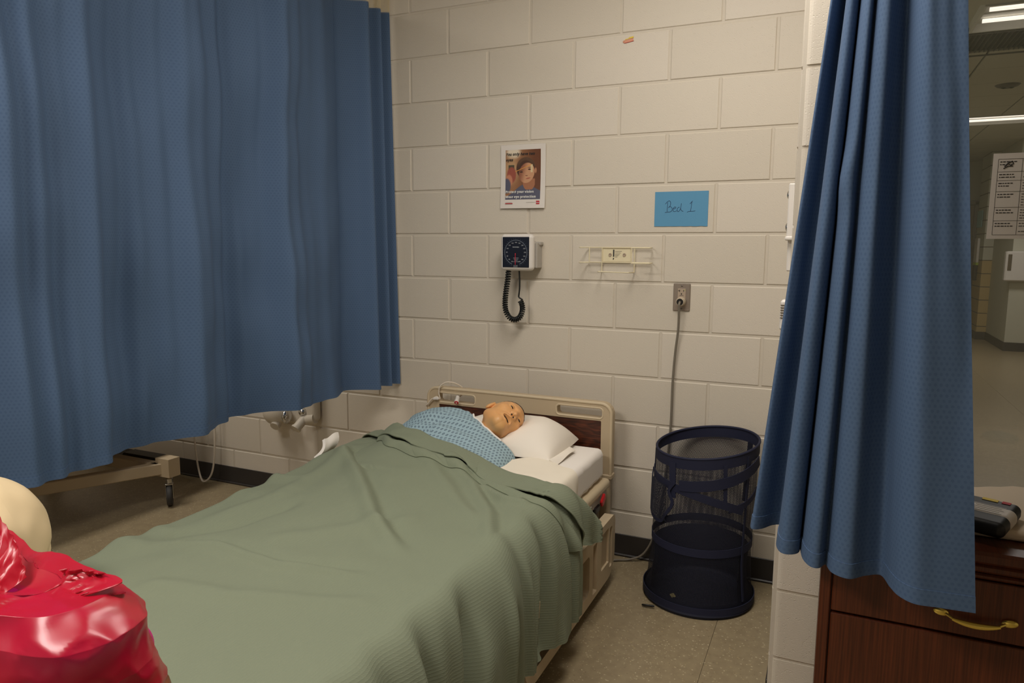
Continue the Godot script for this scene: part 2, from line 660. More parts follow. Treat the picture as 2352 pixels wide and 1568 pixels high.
# ------------------------------------------------------------------ build
func _ready() -> void:
	rng.seed = 11
	make_materials()
	# camera
	var cam := Camera3D.new()
	cam.name = "camera"
	add_child(cam)
	cam.rotation_order = EULER_ORDER_YXZ
	cam.position = Vector3(1.6728, 1.3604, 2.9839)
	cam.rotation = Vector3(-0.12982, 0.42339, 0.006014)
	cam.fov = 51.103
	cam.near = 0.05
	cam.far = 60.0
	cam.current = true
	# environment
	var we := WorldEnvironment.new()
	we.name = "world"
	var env := Environment.new()
	env.background_mode = Environment.BG_COLOR
	env.background_color = Color(0.02, 0.02, 0.02)
	env.tonemap_mode = Environment.TONE_MAPPER_LINEAR
	env.tonemap_exposure = 1.0
	env.sdfgi_enabled = true
	env.ssao_enabled = true
	env.ssil_enabled = true
	we.environment = env
	add_child(we)
	# ceiling lights of the ward and of the passage behind the glass
	troffer("ceiling_light", Vector3(1.25, CEIL, 1.45), Vector2(0.60, 1.20), 3.0, "two-tube ceiling light over the aisle beside the made-up bed", true)
	troffer("ceiling_light", Vector3(-1.65, CEIL, 1.10), Vector2(0.60, 1.20), 2.8, "two-tube ceiling light on the far side of the blue curtain", true)
	troffer("ceiling_light", Vector3(-0.10, CEIL, 3.20), Vector2(1.20, 0.60), 5.4, "two-tube ceiling light beyond the foot of the bed", true)
	troffer("ceiling_light", Vector3(3.01, CEIL, -2.685), Vector2(1.20, 0.60), 3.2, "two-tube ceiling light next to the dark air grille behind the glass", true)
	troffer("ceiling_light", Vector3(3.35, CEIL, -6.955), Vector2(1.80, 0.60), 3.2, "long ceiling light far down the passage behind the glass", true)
	build_shell()
	build_hall()
	build_curtains()
	build_bed()
	build_bedding()
	build_manikin()
	build_wall_things()
	build_hamper()
	build_bedside()
	build_foreground()
	build_far_bay()

const CEIL := 2.845
const B := 0.2032

func troffer(called: String, at: Vector3, size: Vector2, energy: float, label: String, _on: bool) -> void:
	var t := thing(called, label, "ceiling light", "two-tube ceiling lights")
	t.position = at
	var b := Mb.new()
	var hx := size.x * 0.5
	var hz := size.y * 0.5
	b.box(Vector3(0, 0.055, 0), Vector3(size.x, 0.01, size.y))
	for s in [-1.0, 1.0]:
		b.box(Vector3(s * (hx - 0.008), 0.022, 0), Vector3(0.016, 0.056, size.y), 0.002)
		b.box(Vector3(0, 0.022, s * (hz - 0.008)), Vector3(size.x - 0.032, 0.056, 0.016), 0.002)
	part("housing", b, M.troffer_white, t)
	var along_x := size.x > size.y
	for s in [-1.0, 1.0]:
		var tb := Mb.new()
		var rf := Mb.new()
		if along_x:
			tb.tube([Vector3(-hx + 0.05, 0.022, s * hz * 0.42), Vector3(hx - 0.05, 0.022, s * hz * 0.42)], 0.0127, 12)
			rf.box(Vector3(0, 0.046, s * hz * 0.42), Vector3(size.x - 0.06, 0.006, hz * 0.5), 0.002)
		else:
			tb.tube([Vector3(s * hx * 0.42, 0.022, -hz + 0.05), Vector3(s * hx * 0.42, 0.022, hz - 0.05)], 0.017, 12)
			rf.box(Vector3(s * hx * 0.42, 0.046, 0), Vector3(hx * 0.5, 0.006, size.y - 0.06), 0.002)
		part("light_tube", tb, M.tube_glow, t)
		part("reflector", rf, M.troffer_white, t)
	var al := AreaLight3D.new()
	al.name = "glow"
	al.area_size = size - Vector2(0.06, 0.06)
	al.light_energy = energy
	al.light_color = Color(1.0, 0.975, 0.945)
	al.shadow_enabled = true
	al.area_range = 14.0
	al.rotation = Vector3(-PI / 2, 0, 0)
	al.position = Vector3(0, -0.012, 0)
	t.add_child(al)

# convex plan polygon (x, z) raised from y0 to y1
func prism(mb: Mb, poly: Array, y0: float, y1: float) -> void:
	var m := poly.size()
	var cen := Vector2.ZERO
	for p in poly:
		cen += p
	cen /= m
	for i in m:
		var a: Vector2 = poly[i]
		var b: Vector2 = poly[(i + 1) % m]
		var mid := (a + b) * 0.5 - cen
		mb.quad(Vector3(a.x, y0, a.y), Vector3(b.x, y0, b.y), Vector3(b.x, y1, b.y), Vector3(a.x, y1, a.y), Vector3(mid.x, 0, mid.y))
		mb.tri(Vector3(cen.x, y1, cen.y), Vector3(a.x, y1, a.y), Vector3(b.x, y1, b.y), Vector3.UP)
		mb.tri(Vector3(cen.x, y0, cen.y), Vector3(a.x, y0, a.y), Vector3(b.x, y0, b.y), Vector3.DOWN)

func build_shell() -> void:
	# floor: vinyl sheets over a slab, seam at x = 1.35
	var fl := struct_node("floor", "beige speckled vinyl floor")
	part("slab", bx(Vector3(-4.2, -0.2, -11.7), Vector3(6.2, -0.003, 5.4)), M.seam, fl)
	var xs := [-4.2, -2.31, -0.48, 1.35, 3.18, 6.2]
	for i in xs.size() - 1:
		part("vinyl_sheet", bx(Vector3(xs[i] + 0.0007, -0.004, -11.7), Vector3(xs[i + 1] - 0.0007, 0.0, 5.4)), M.floor_vinyl, fl)
	# ceiling
	var ce := struct_node("ceiling", "suspended ceiling of pale square tiles")
	part("slab", bx(Vector3(-4.2, CEIL + 0.06, -11.7), Vector3(6.2, CEIL + 0.2, 5.4)), M.tile, ce)
	var tile_m := Mb.new()
	tile_m.box(Vector3(0, 0.012, 0), Vector3(0.596, 0.02, 0.596), 0.003)
	var tmesh := tile_m.mesh()
	var bar := Mb.new()
	var ix0 := 0
	for i in 17:
		var x0 := -4.085 + 0.61 * i + 0.0
		for j in 28:
			var z0 := 5.09 - 0.61 * (j + 0.5) - 0.15
			var cx := x0 + 0.305
			var c := Vector3(cx, CEIL, z0)
			if near_light(c):
				continue
			# single tiles where the photograph shows the ceiling, plain lining elsewhere
			if cx > 2.0 and cx < 4.8 and z0 < -1.5 and z0 > -11.0:
				var o := part_mesh("ceiling_tile", tmesh, M.tile, ce)
				o.position = c
			else:
				bar.box(c + Vector3(0, 0.012, 0), Vector3(0.596, 0.02, 0.596))
			ix0 += 1
	var lin := part("tile_field", bar, M.tile, ce)
	lin.set_meta("kind", "stuff")
	# back wall of single painted blocks
	var wb := struct_node("wall_back", "cream painted concrete block wall behind the bed")
	part("mortar", bx(Vector3(-4.2, 0, -0.2), Vector3(1.76, CEIL + 0.1, -0.0035)), M.mortar, wb)
	var full := block_mesh(2.0 * B)
	var cache := {}
	for r in 14:
		var odd := 0 if r % 2 == 1 else 1
		var j := -20 + odd
		while j < 8:
			var x0 := j * B
			var x1 := minf((j + 2) * B, 1.562)
			if x1 - x0 > 0.03 and x1 > -3.0:
				var w := x1 - x0
				var me: ArrayMesh
				if absf(w - 2.0 * B) < 0.001:
					me = full
				else:
					var key := "%.3f" % w
					if not cache.has(key):
						cache[key] = block_mesh(w)
					me = cache[key]
				var o := part_mesh("block", me, M["block_%d" % rng.randi_range(0, 2)], wb)
				o.position = Vector3((x0 + x1) * 0.5 + rng.randf_range(-0.001, 0.001), (r + 0.5) * B, rng.randf_range(-0.0008, 0.0006))
			j += 2
	# baseboards
	var bb := Mb.new()
	bb.box(Vector3(-1.33, 0.05, 0.003), Vector3(5.74, 0.1, 0.006), 0.0015)
	bb.box(Vector3(-1.33, 0.006, 0.008), Vector3(5.74, 0.012, 0.014), 0.004)
	var bo := part("baseboard_back", bb, M.base_rubber, self, "dark brown rubber baseboard along the block wall")
	bo.set_meta("kind", "structure")
	var br := Mb.new()
	br.box(Vector3(1.557, 0.05, 0.45), Vector3(0.006, 0.1, 0.86), 0.0015)
	br.box(Vector3(1.554, 0.006, 0.45), Vector3(0.012, 0.012, 0.86), 0.004)
	var bro := part("baseboard_right", br, M.base_rubber, self, "dark brown rubber baseboard along the wall end")
	bro.set_meta("kind", "structure")
	# short wall end beside the bed: block courses with a rounded outer corner
	var wr := struct_node("wall_right", "short painted block wall end with rounded corner")
	part("mortar", bx(Vector3(1.564, 0, -0.2), Vector3(1.80, CEIL + 0.1, 0.926)), M.mortar, wr)
	for r in 14:
		var y0 := r * B + 0.0045
		var y1 := (r + 1) * B - 0.0045
		var zc := 0.93 - (0.4064 if r % 2 == 0 else 0.2032)
		var poly := [Vector2(1.56, zc + 0.004)]
		for k in 9:
			var a := PI + PI * 0.5 * k / 8.0
			poly.append(Vector2(1.56 + 0.027 + 0.027 * cos(a), 0.93 - 0.027 - 0.027 * sin(a)))
		poly.append(Vector2(1.76, 0.93))
		poly.append(Vector2(1.76, zc + 0.004))
		var mb := Mb.new()
		prism(mb, poly, y0, y1)
		part("block", mb, M["block_%d" % (r % 3)], wr)
		var z1 := zc
		while z1 > 0.03:
			var z0 := maxf(z1 - 0.4064, 0.0)
			var mb2 := Mb.new()
			prism(mb2, [Vector2(1.56, z0 + 0.004), Vector2(1.56, z1 - 0.004), Vector2(1.70, z1 - 0.004), Vector2(1.70, z0 + 0.004)], y0, y1)
			part("block", mb2, M["block_%d" % ((r + 1) % 3)], wr)
			z1 = z0
	# other walls that close the room
	struct_box("wall_left", Vector3(-4.2, 0, -0.2), Vector3(-4.0, CEIL + 0.1, 5.4), M.plaster, "plain cream wall closing the ward")
	struct_box("wall_front", Vector3(-4.2, 0, 5.2), Vector3(6.2, CEIL + 0.1, 5.4), M.plaster, "plain cream wall behind the viewer")
	struct_box("wall_side", Vector3(3.9, 0, 0.70), Vector3(4.1, CEIL + 0.1, 5.4), M.plaster, "plain cream wall to the right of the window")
	# window wall
	var ww := struct_node("wall_window", "cream wall strips above and below the window")
	part("lower_wall", bx(Vector3(1.76, 0, 0.70), Vector3(4.1, 0.52, 0.80)), M.plaster, ww)
	part("upper_wall", bx(Vector3(1.76, 2.46, 0.70), Vector3(4.1, CEIL + 0.1, 0.80)), M.plaster, ww)
	var wi := struct_node("window_1", "large interior window looking into a passage")
	var fr := Mb.new()
	fr.box(Vector3(1.785, 1.49, 0.75), Vector3(0.05, 1.94, 0.08), 0.004)
	fr.box(Vector3(3.875, 1.49, 0.75), Vector3(0.05, 1.94, 0.08), 0.004)
	fr.box(Vector3(2.83, 0.545, 0.75), Vector3(2.04, 0.05, 0.08), 0.004)
	fr.box(Vector3(2.83, 2.435, 0.75), Vector3(2.04, 0.05, 0.08), 0.004)
	part("window_frame", fr, M.window_metal, wi)
	part("pane", bx(Vector3(1.80, 0.56, 0.747), Vector3(3.86, 2.42, 0.753)), M.glass, wi, "tinted window glass")

func near_light(c: Vector3) -> bool:
	for r in [[1.25, 1.45, 0.30, 0.60], [-1.65, 1.10, 0.30, 0.60], [-0.10, 3.20, 0.60, 0.30], [3.01, -2.685, 0.60, 0.30], [3.35, -6.955, 0.90, 0.30], [3.01, -3.33, 0.60, 0.31]]:
		if absf(c.x - r[0]) < r[2] + 0.29 and absf(c.z - r[1]) < r[3] + 0.25:
			return true
	return false

func block_mesh(w: float) -> ArrayMesh:
	var mb := Mb.new()
	var g := 0.0045
	var bv := 0.0032
	var hx := w * 0.5 - g
	var hy := B * 0.5 - g
	var f := [Vector3(-hx + bv, -hy + bv, 0), Vector3(hx - bv, -hy + bv, 0), Vector3(hx - bv, hy - bv, 0), Vector3(-hx + bv, hy - bv, 0)]
	var m := [Vector3(-hx, -hy, -0.003), Vector3(hx, -hy, -0.003), Vector3(hx, hy, -0.003), Vector3(-hx, hy, -0.003)]
	mb.quad(f[0], f[1], f[2], f[3], Vector3(0, 0, 1))
	for i in 4:
		var k := (i + 1) % 4
		var out: Vector3 = (m[i] + m[k]).normalized() + Vector3(0, 0, 1)
		mb.quad(f[i], f[k], m[k], m[i], out)
		mb.quad(m[i], m[k], m[k] + Vector3(0, 0, -0.03), m[i] + Vector3(0, 0, -0.03), (m[i] + m[k]) * Vector3(1, 1, 0))
	return mb.mesh()

func build_hall() -> void:
	# passage seen through the glass
	struct_box("wall_passage_right", Vector3(5.9, 0, -11.7), Vector3(6.2, CEIL + 0.1, 0.7), M.hall_paint, "pale passage wall")
	struct_box("wall_passage_left", Vector3(1.55, 0, -11.7), Vector3(1.76, CEIL + 0.1, -0.2), M.hall_paint, "pale passage wall behind the ward")
	struct_box("wall_passage_end", Vector3(1.55, 0, -11.7), Vector3(6.2, CEIL + 0.1, -11.4), M.hall_paint, "pale wall at the end of the passage")
	var col := struct_node("wall_passage_corner", "pale projecting wall corner in the passage")
	part("front_face", bx(Vector3(3.84, 0, -9.2), Vector3(5.9, CEIL + 0.1, -8.68)), M.hall_paint, col)
	part("front_base", bx(Vector3(3.832, 0, -9.2), Vector3(5.9, 0.12, -8.672)), M.base_rubber, col)
	part("inner_face", bx(Vector3(3.84, 0, -11.4), Vector3(5.9, CEIL + 0.1, -9.2)), M.hall_paint, col)
	part("inner_base", bx(Vector3(3.832, 0, -10.02), Vector3(5.9, 0.12, -9.19)), M.base_rubber, col)
	var tan := struct_node("wall_passage_tan", "tan block wall with a doorway at the end of the passage")
	part("mortar", bx(Vector3(3.715, 0, -10.75), Vector3(3.84, CEIL + 0.1, -10.035)), M.hall_brown, tan)
	for r in 14:
		var mb := Mb.new()
		mb.box(Vector3(3.778, (r + 0.5) * B, -10.39), Vector3(0.13, B - 0.012, 0.72), 0.003)
		part("block", mb, M.hall_tan if r < 6 else M.hall_paint, tan)
	part("base", bx(Vector3(3.70, 0, -10.76), Vector3(3.845, 0.12, -10.02)), M.base_rubber, tan)
	var d := struct_node("door_1", "brown door at the end of the passage")
	part("door_leaf", bx(Vector3(3.42, 0.01, -10.86), Vector3(3.70, 2.10, -10.80), 0.004), M.hall_brown, d)
	part("door_frame", bx(Vector3(3.66, 0, -10.92), Vector3(3.73, 2.16, -10.76), 0.004), M.window_metal, d)
	part("door_head", bx(Vector3(3.40, 2.10, -10.92), Vector3(3.73, 2.17, -10.76), 0.004), M.window_metal, d)
	# air grille in the ceiling
	var g := thing("air_grille", "dark slatted air grille in the ceiling behind the glass", "grille")
	g.position = Vector3(3.01, CEIL, -3.36)
	var gb := Mb.new()
	gb.box(Vector3(0, 0.04, 0), Vector3(1.2, 0.01, 0.66))
	part("backing", gb, M.dark_void, g)
	var gf := Mb.new()
	for s in [-1.0, 1.0]:
		gf.box(Vector3(0, 0.005, s * 0.325), Vector3(1.22, 0.02, 0.03), 0.003)
		gf.box(Vector3(s * 0.595, 0.005, 0), Vector3(0.03, 0.02, 0.62), 0.003)
	part("frame", gf, M.grille, g)
	var slat := Mb.new()
	slat.box(Vector3.ZERO, Vector3(0.004, 0.022, 0.63))
	var sm := slat.mesh()
	for k in 38:
		var o := part_mesh("slat", sm, M.grille, g)
		o.position = Vector3(-0.57 + 0.031 * k, 0.014, 0)
	# round ceiling sprinkler plate
	var sp := thing("ceiling_speaker", "small round dark plate on the passage ceiling tiles", "ceiling plate")
	sp.position = Vector3(2.988, CEIL, -4.94)
	var sb := Mb.new()
	sb.lathe([Vector2(0.0, -0.022), Vector2(0.055, -0.022), Vector2(0.085, -0.012), Vector2(0.10, 0.002)], 28, Transform3D())
	part("rim", sb, M.window_metal, sp)
	for s in [-1.0, 1.0]:
		var sk := Mb.new()
		sk.sphere(Vector3(s * 0.03, -0.022, 0), Vector3(0.018, 0.01, 0.018))
		part("lens", sk, M.dark_void, sp)
	# dispenser on the corner wall
	var dp := thing("wall_dispenser", "white box dispenser with a dark slot on the passage corner wall", "dispenser")
	dp.position = Vector3(3.95, 1.12, -8.62)
	part("housing", bx(Vector3(-0.20, -0.16, -0.06), Vector3(0.09, 0.24, 0.06), 0.015), M.gauge_white, dp)
	part("slot", bx(Vector3(-0.175, -0.02, 0.052), Vector3(-0.13, 0.20, 0.064), 0.003), M.hall_brown, dp)
	var np := thing("door_notice", "pale teal paper notice on the passage wall near the brown door", "notice")
	np.position = Vector3(3.70, 1.86, -10.42)
	part("sheet", bx(Vector3(-0.004, -0.13, -0.28), Vector3(0.0, 0.13, 0.18)), M.paper_teal, np)
	var ph := thing("wall_phone", "pale wall telephone with green strip beside the brown door", "telephone")
	ph.position = Vector3(3.705, 1.26, -10.42)
	part("body", bx(Vector3(-0.03, -0.08, -0.16), Vector3(0.005, 0.30, 0.10), 0.006), M.gauge_white, ph)
	part("strip", bx(Vector3(-0.034, -0.12, -0.16), Vector3(0.005, -0.08, 0.12), 0.002), M.led_green, ph)
	part("handset", bx(Vector3(-0.04, -0.36, -0.08), Vector3(0.005, -0.12, 0.05), 0.006), M.dark_void, ph)
	# office doorway darkness: exit sign shape at the far left
	var ex := thing("wall_sign", "small dark sign over the brown door", "sign")
	ex.position = Vector3(3.52, 2.30, -10.72)
	part("plate", bx(Vector3(-0.02, -0.10, -0.10), Vector3(0.02, 0.10, 0.10), 0.004), M.dark_void, ex)
	# paper table on the glass
	var pp := thing("notice_sheet", "white printed table sheet taped to the window glass", "paper")
	pp.position = Vector3(2.026, 1.5005, 0.755)
	var pb := Mb.new()
	pb.box(Vector3(0.14, 0, 0), Vector3(0.28, 0.217, 0.0006))
	part("sheet", pb, M.paper_white, pp)
	var pr := Mb.new()
	rng.seed = 71
	var z := 0.0007
	for x in [0.012, 0.064, 0.125, 0.20, 0.268]:
		pr.box(Vector3(x, -0.002, z), Vector3(0.0007, 0.192, 0.0003))
	var rows := [0.094, 0.062, 0.040, 0.012, -0.028, -0.062, -0.098]
	for y in rows:
		pr.box(Vector3(0.14, y, z), Vector3(0.256, 0.0006, 0.0003))
	var cols := [[0.016, 0.044], [0.068, 0.050], [0.128, 0.066], [0.204, 0.058]]
	for ci in cols.size():
		for ri in rows.size() - 1:
			var y0: float = rows[ri] - 0.007
			var y1: float = rows[ri + 1] + 0.004
			var yy := y0
			var cnt := 0
			while yy > y1:
				var mx := 2 if ci == 0 else 5
				if cnt < mx and rng.randf() < 0.85:
					var x := float(cols[ci][0])
					var endx: float = x + float(cols[ci][1]) * rng.randf_range(0.45, 0.95)
					while x < endx:
						var wl := rng.randf_range(0.003, 0.008)
						pr.box(Vector3(x + wl * 0.5, yy, z), Vector3(wl, 0.0016 if ci > 0 else 0.0022, 0.0003))
						x += wl + 0.0016
				cnt += 1
				yy -= 0.0068
	var po := part("table_print", pr, M.print_black, pp)
	po.set_meta("kind", "stuff")
	var lg := Mb.new()
	lg.tube([Vector3(0.026, 0.075, z), Vector3(0.034, 0.084, z), Vector3(0.042, 0.088, z), Vector3(0.045, 0.082, z), Vector3(0.038, 0.078, z)], 0.0016, 6)
	lg.tube([Vector3(0.024, 0.070, z), Vector3(0.034, 0.076, z), Vector3(0.044, 0.076, z)], 0.0013, 6)
	part("emblem", lg, M.print_black, pp)
	var rd := Mb.new()
	rd.box(Vector3(0.085, 0.077, 0.0009), Vector3(0.022, 0.002, 0.0003))
	rd.box(Vector3(0.083, 0.071, 0.0009), Vector3(0.014, 0.0018, 0.0003))
	part("red_heading", rd, M.print_red, pp)

# ------------------------------------------------------------------ curtains
const LEFT_FOLDS := [Vector2(0.012, -0.293), Vector2(0.03, -0.335), Vector2(0.05, -0.365), Vector2(0.075, -0.30), Vector2(0.10, -0.345), Vector2(0.125, -0.375), Vector2(0.15, -0.32), Vector2(0.185, -0.298), Vector2(0.22, -0.36), Vector2(0.27, -0.415), Vector2(0.34, -0.40), Vector2(0.41, -0.365), Vector2(0.47, -0.375), Vector2(0.54, -0.385), Vector2(0.62, -0.345), Vector2(0.70, -0.345), Vector2(0.78, -0.42), Vector2(0.86, -0.46), Vector2(0.95, -0.475), Vector2(1.03, -0.43), Vector2(1.10, -0.40), Vector2(1.18, -0.395), Vector2(1.26, -0.435), Vector2(1.34, -0.445), Vector2(1.42, -0.425), Vector2(1.50, -0.375), Vector2(1.57, -0.365), Vector2(1.64, -0.37), Vector2(1.70, -0.345), Vector2(1.77, -0.345), Vector2(1.84, -0.405), Vector2(1.92, -0.45), Vector2(2.0, -0.44), Vector2(2.1, -0.37), Vector2(2.2, -0.36), Vector2(2.32, -0.44), Vector2(2.45, -0.43), Vector2(2.6, -0.36), Vector2(2.75, -0.40)]
const RIGHT_FOLDS := [Vector2(1.520, 1.205), Vector2(1.526, 1.222), Vector2(1.545, 1.208), Vector2(1.565, 1.175), Vector2(1.585, 1.165), Vector2(1.588, 1.21), Vector2(1.586, 1.29), Vector2(1.597, 1.335), Vector2(1.615, 1.340), Vector2(1.632, 1.32), Vector2(1.634, 1.27), Vector2(1.637, 1.29), Vector2(1.645, 1.35), Vector2(1.660, 1.385), Vector2(1.675, 1.388), Vector2(1.685, 1.366), Vector2(1.692, 1.362), Vector2(1.705, 1.40), Vector2(1.735, 1.415), Vector2(1.765, 1.385), Vector2(1.797, 1.368), Vector2(1.812, 1.42), Vector2(1.825, 1.455), Vector2(1.85, 1.478), Vector2(1.89, 1.475), Vector2(1.95, 1.470)]

func arc_table(pts: Array, steps: int) -> PackedFloat32Array:
	var out := PackedFloat32Array()
	out.resize(steps + 1)
	var prev := catmull(pts, 0.0)
	for i in range(1, steps + 1):
		var p := catmull(pts, float(i) / steps)
		out[i] = out[i - 1] + p.distance_to(prev)
		prev = p
	return out

func build_curtains() -> void:
	# long curtain beside the bed
	var t := thing("privacy_curtain", "long blue dotted privacy curtain hanging between the two bed bays", "curtain")
	var nu := 560
	var arc := arc_table(LEFT_FOLDS, nu)
	var wob := noise(5, 1.6, FastNoiseLite.TYPE_SIMPLEX_SMOOTH, 2)
	var f := func(u: float, v: float) -> Vector3:
		var p := catmull(LEFT_FOLDS, u)
		var y := lerpf(0.686, 2.455, v)
		var soft := (0.62 if p.x > 0.3 else 0.84) + 0.33 * (1.0 - v)
		var x := -0.39 + (p.y + 0.39) * soft
		x += wob.get_noise_2d(p.x * 1.6, y * 0.8) * 0.034 * clampf((p.x - 0.2) * 3.0, 0.0, 1.0)
		x += (0.010 * sin(p.x * 39.0 + y * 0.5 + 1.5 * sin(p.x * 7.0)) + 0.006 * sin(p.x * 71.0 + 2.0)) * clampf((p.x - 0.25) * 2.0, 0.0, 1.0)
		var lean := 0.025 * (1.0 - v) * clampf((p.x - 0.5) * 1.5, 0.0, 1.0) * sin(p.x * 5.0 + 1.0)
		return Vector3(x, y, p.x + lean)
	var uvf := func(u: float, v: float, _p: Vector3) -> Vector2:
		return Vector2(arc[int(round(u * nu))], lerpf(0.686, 2.455, v))
	var b := Mb.new()
	b.grid(nu, 44, f, uvf, 0.0014, Vector3(1, 0, 0))
	part("fabric", b, M.curtain, t)
	var hf := func(u: float, v: float) -> Vector3:
		var p: Vector3 = f.call(u, v * 0.016)
		return p
	var hb := Mb.new()
	hb.grid(nu, 2, hf, func(u, _v, p): return Vector2(arc[int(round(u * nu))], p.y), 0.0042, Vector3(1, 0, 0))
	part("hem", hb, M.curtain, t)
	# open netting above the cloth
	var nb := Mb.new()
	var top := CEIL - 0.05
	var np := func(u: float, y: float) -> Vector3:
		var q: Vector3 = f.call(u, 1.0)
		return Vector3(q.x, y, q.z)
	var nn := 520
	for i in nn:
		var u0 := float(i) / nn
		var a: Vector3 = np.call(u0, 2.45)
		var c: Vector3 = np.call(u0, top)
		nb.box((a + c) * 0.5, Vector3(0.0014, top - 2.45, 0.0014))
	var rowy := 2.462
	while rowy < top:
		for i in 200:
			var a2: Vector3 = np.call(i / 200.0, rowy)
			var c2: Vector3 = np.call((i + 1) / 200.0, rowy)
			var d := c2 - a2
			var bs := Basis.looking_at(d.normalized(), Vector3.UP)
			nb.box((a2 + c2) * 0.5, Vector3(0.0013, 0.0013, d.length() * 1.04), 0.0, bs)
		rowy += 0.0085
	var no := part("netting", nb, M.netting, t, "open cream netting above the cloth")
	no.set_meta("kind", "stuff")
	var tr := thing("curtain_track", "pale ceiling track that carries the long blue curtain", "curtain track")
	part("rail", bx(Vector3(-0.405, CEIL - 0.03, 0.0), Vector3(-0.375, CEIL, 2.9), 0.003), M.track, tr)
	# gathered curtain in front of the bedside cabinet
	var t2 := thing("privacy_curtain", "blue dotted privacy curtain gathered in front of the bedside cabinet", "curtain")
	var nu2 := 420
	var arc2 := arc_table(RIGHT_FOLDS, nu2)
	var wob2 := noise(15, 1.3, FastNoiseLite.TYPE_SIMPLEX_SMOOTH, 2)
	var f2 := func(u: float, v: float) -> Vector3:
		var p := catmull(RIGHT_FOLDS, u)
		var y := lerpf(0.686, 2.455, v)
		var k := (y - 0.686)
		var s := (p.x - 1.52) / 0.43
		var xl := 1.52 + 0.0896 * k
		var xr := 1.95 - 0.0865 * k
		var x := lerpf(xl, xr, s)
		var z := p.y + 0.012 * wob2.get_noise_2d(s * 2.5, y * 0.9) * clampf(k * 2.0, 0.0, 1.0)
		# a pinch where one fold tucks under its neighbour
		x += -0.008 * exp(-pow((s - 0.32) / 0.05, 2.0) - pow((y - 1.50) / 0.05, 2.0))
		return Vector3(x, y, z)
	var uvf2 := func(u: float, v: float, _p: Vector3) -> Vector2:
		return Vector2(arc2[int(round(u * nu2))], lerpf(0.686, 2.455, v))
	var b2 := Mb.new()
	b2.grid(nu2, 60, f2, uvf2, 0.0014, Vector3(0, 0, 1))
	part("fabric", b2, M.curtain, t2)
	var hf2 := func(u: float, v: float) -> Vector3:
		var p: Vector3 = f2.call(u, v * 0.018)
		return p
	var hb2 := Mb.new()
	hb2.grid(nu2, 2, hf2, func(u, _v, p): return Vector2(arc2[int(round(u * nu2))], p.y), 0.0045, Vector3(0, 0, 1))
	part("hem", hb2, M.curtain, t2)
	var nb2 := Mb.new()
	for i in 300:
		var q: Vector3 = f2.call(i / 300.0, 1.0)
		nb2.box(Vector3(q.x, (2.45 + top) * 0.5, q.z), Vector3(0.0014, top - 2.45, 0.0014))
	var no2 := part("netting", nb2, M.netting, t2, "open cream netting above the cloth")
	no2.set_meta("kind", "stuff")
	var tr2 := thing("curtain_track", "pale ceiling track that carries the gathered blue curtain", "curtain track")
	part("rail", bx(Vector3(1.55, CEIL - 0.03, 1.30), Vector3(2.9, CEIL, 1.33), 0.003), M.track, tr2)

# ------------------------------------------------------------------ bed
func rounded_box(mb: Mb, c: Vector3, size: Vector3, r: float, n := 4, inner_n := 2, bend = null, uvs := 1.0) -> void:
	var h := size * 0.5
	r = minf(r, minf(h.x, minf(h.y, h.z)) * 0.999)
	var ax3 := [Vector3(1, 0, 0), Vector3(0, 1, 0), Vector3(0, 0, 1)]
	for ax in 3:
		var a1 := (ax + 1) % 3
		var a2 := (ax + 2) % 3
		var lists := []
		for a in [a1, a2]:
			var l := []
			var hh: float = h[a]
			for k in n:
				l.append(-hh + r - r * tan(PI * 0.25 * (n - k) / n))
			for k in inner_n + 1:
				l.append(lerpf(-hh + r, hh - r, float(k) / inner_n))
			for k in n:
				l.append(hh - r + r * tan(PI * 0.25 * (k + 1) / n))
			lists.append(l)
		for sg in [-1.0, 1.0]:
			var base := mb.v.size()
			var la: Array = lists[0]
			var lb: Array = lists[1]
			for q in lb:
				for p in la:
					var pt: Vector3 = ax3[ax] * sg * h[ax] + ax3[a1] * p + ax3[a2] * q
					var inn := Vector3(clampf(pt.x, -h.x + r, h.x - r), clampf(pt.y, -h.y + r, h.y - r), clampf(pt.z, -h.z + r, h.z - r))
					var nn := (pt - inn).normalized()
					var w := c + inn + nn * r
					if bend != null:
						w = bend.call(w)
					mb.vert(w, nn, Vector2(p, q) * uvs)
			var na := la.size()
			for j in lb.size() - 1:
				for i in na - 1:
					var o := base + j * na + i
					mb.tri_i(o, o + 1, o + na + 1)
					mb.tri_i(o, o + na + 1, o + na)

func rrect(x0: float, y0: float, x1: float, y1: float, rs: Array) -> PackedVector2Array:
	var out := PackedVector2Array()
	var cs := [[Vector2(x1, y1), Vector2(-1, -1), 0.0], [Vector2(x0, y1), Vector2(1, -1), 0.5], [Vector2(x0, y0), Vector2(1, 1), 1.0], [Vector2(x1, y0), Vector2(-1, 1), 1.5]]
	for k in 4:
		var r: float = rs[k]
		var cc: Vector2 = cs[k][0] + cs[k][1] * r
		for i in 7:
			var a: float = (cs[k][2] + 0.5 * i / 6.0) * PI
			out.append(cc + Vector2(cos(a), sin(a)) * r)
	return out

func csg_poly(called: String, poly: PackedVector2Array, depth: float, at: Vector3, material: Material, parent: Node, op := CSGShape3D.OPERATION_UNION) -> CSGPolygon3D:
	var p := CSGPolygon3D.new()
	p.name = called
	p.polygon = poly
	p.depth = depth
	p.position = at
	p.material = material
	p.operation = op
	parent.add_child(p, true)
	return p

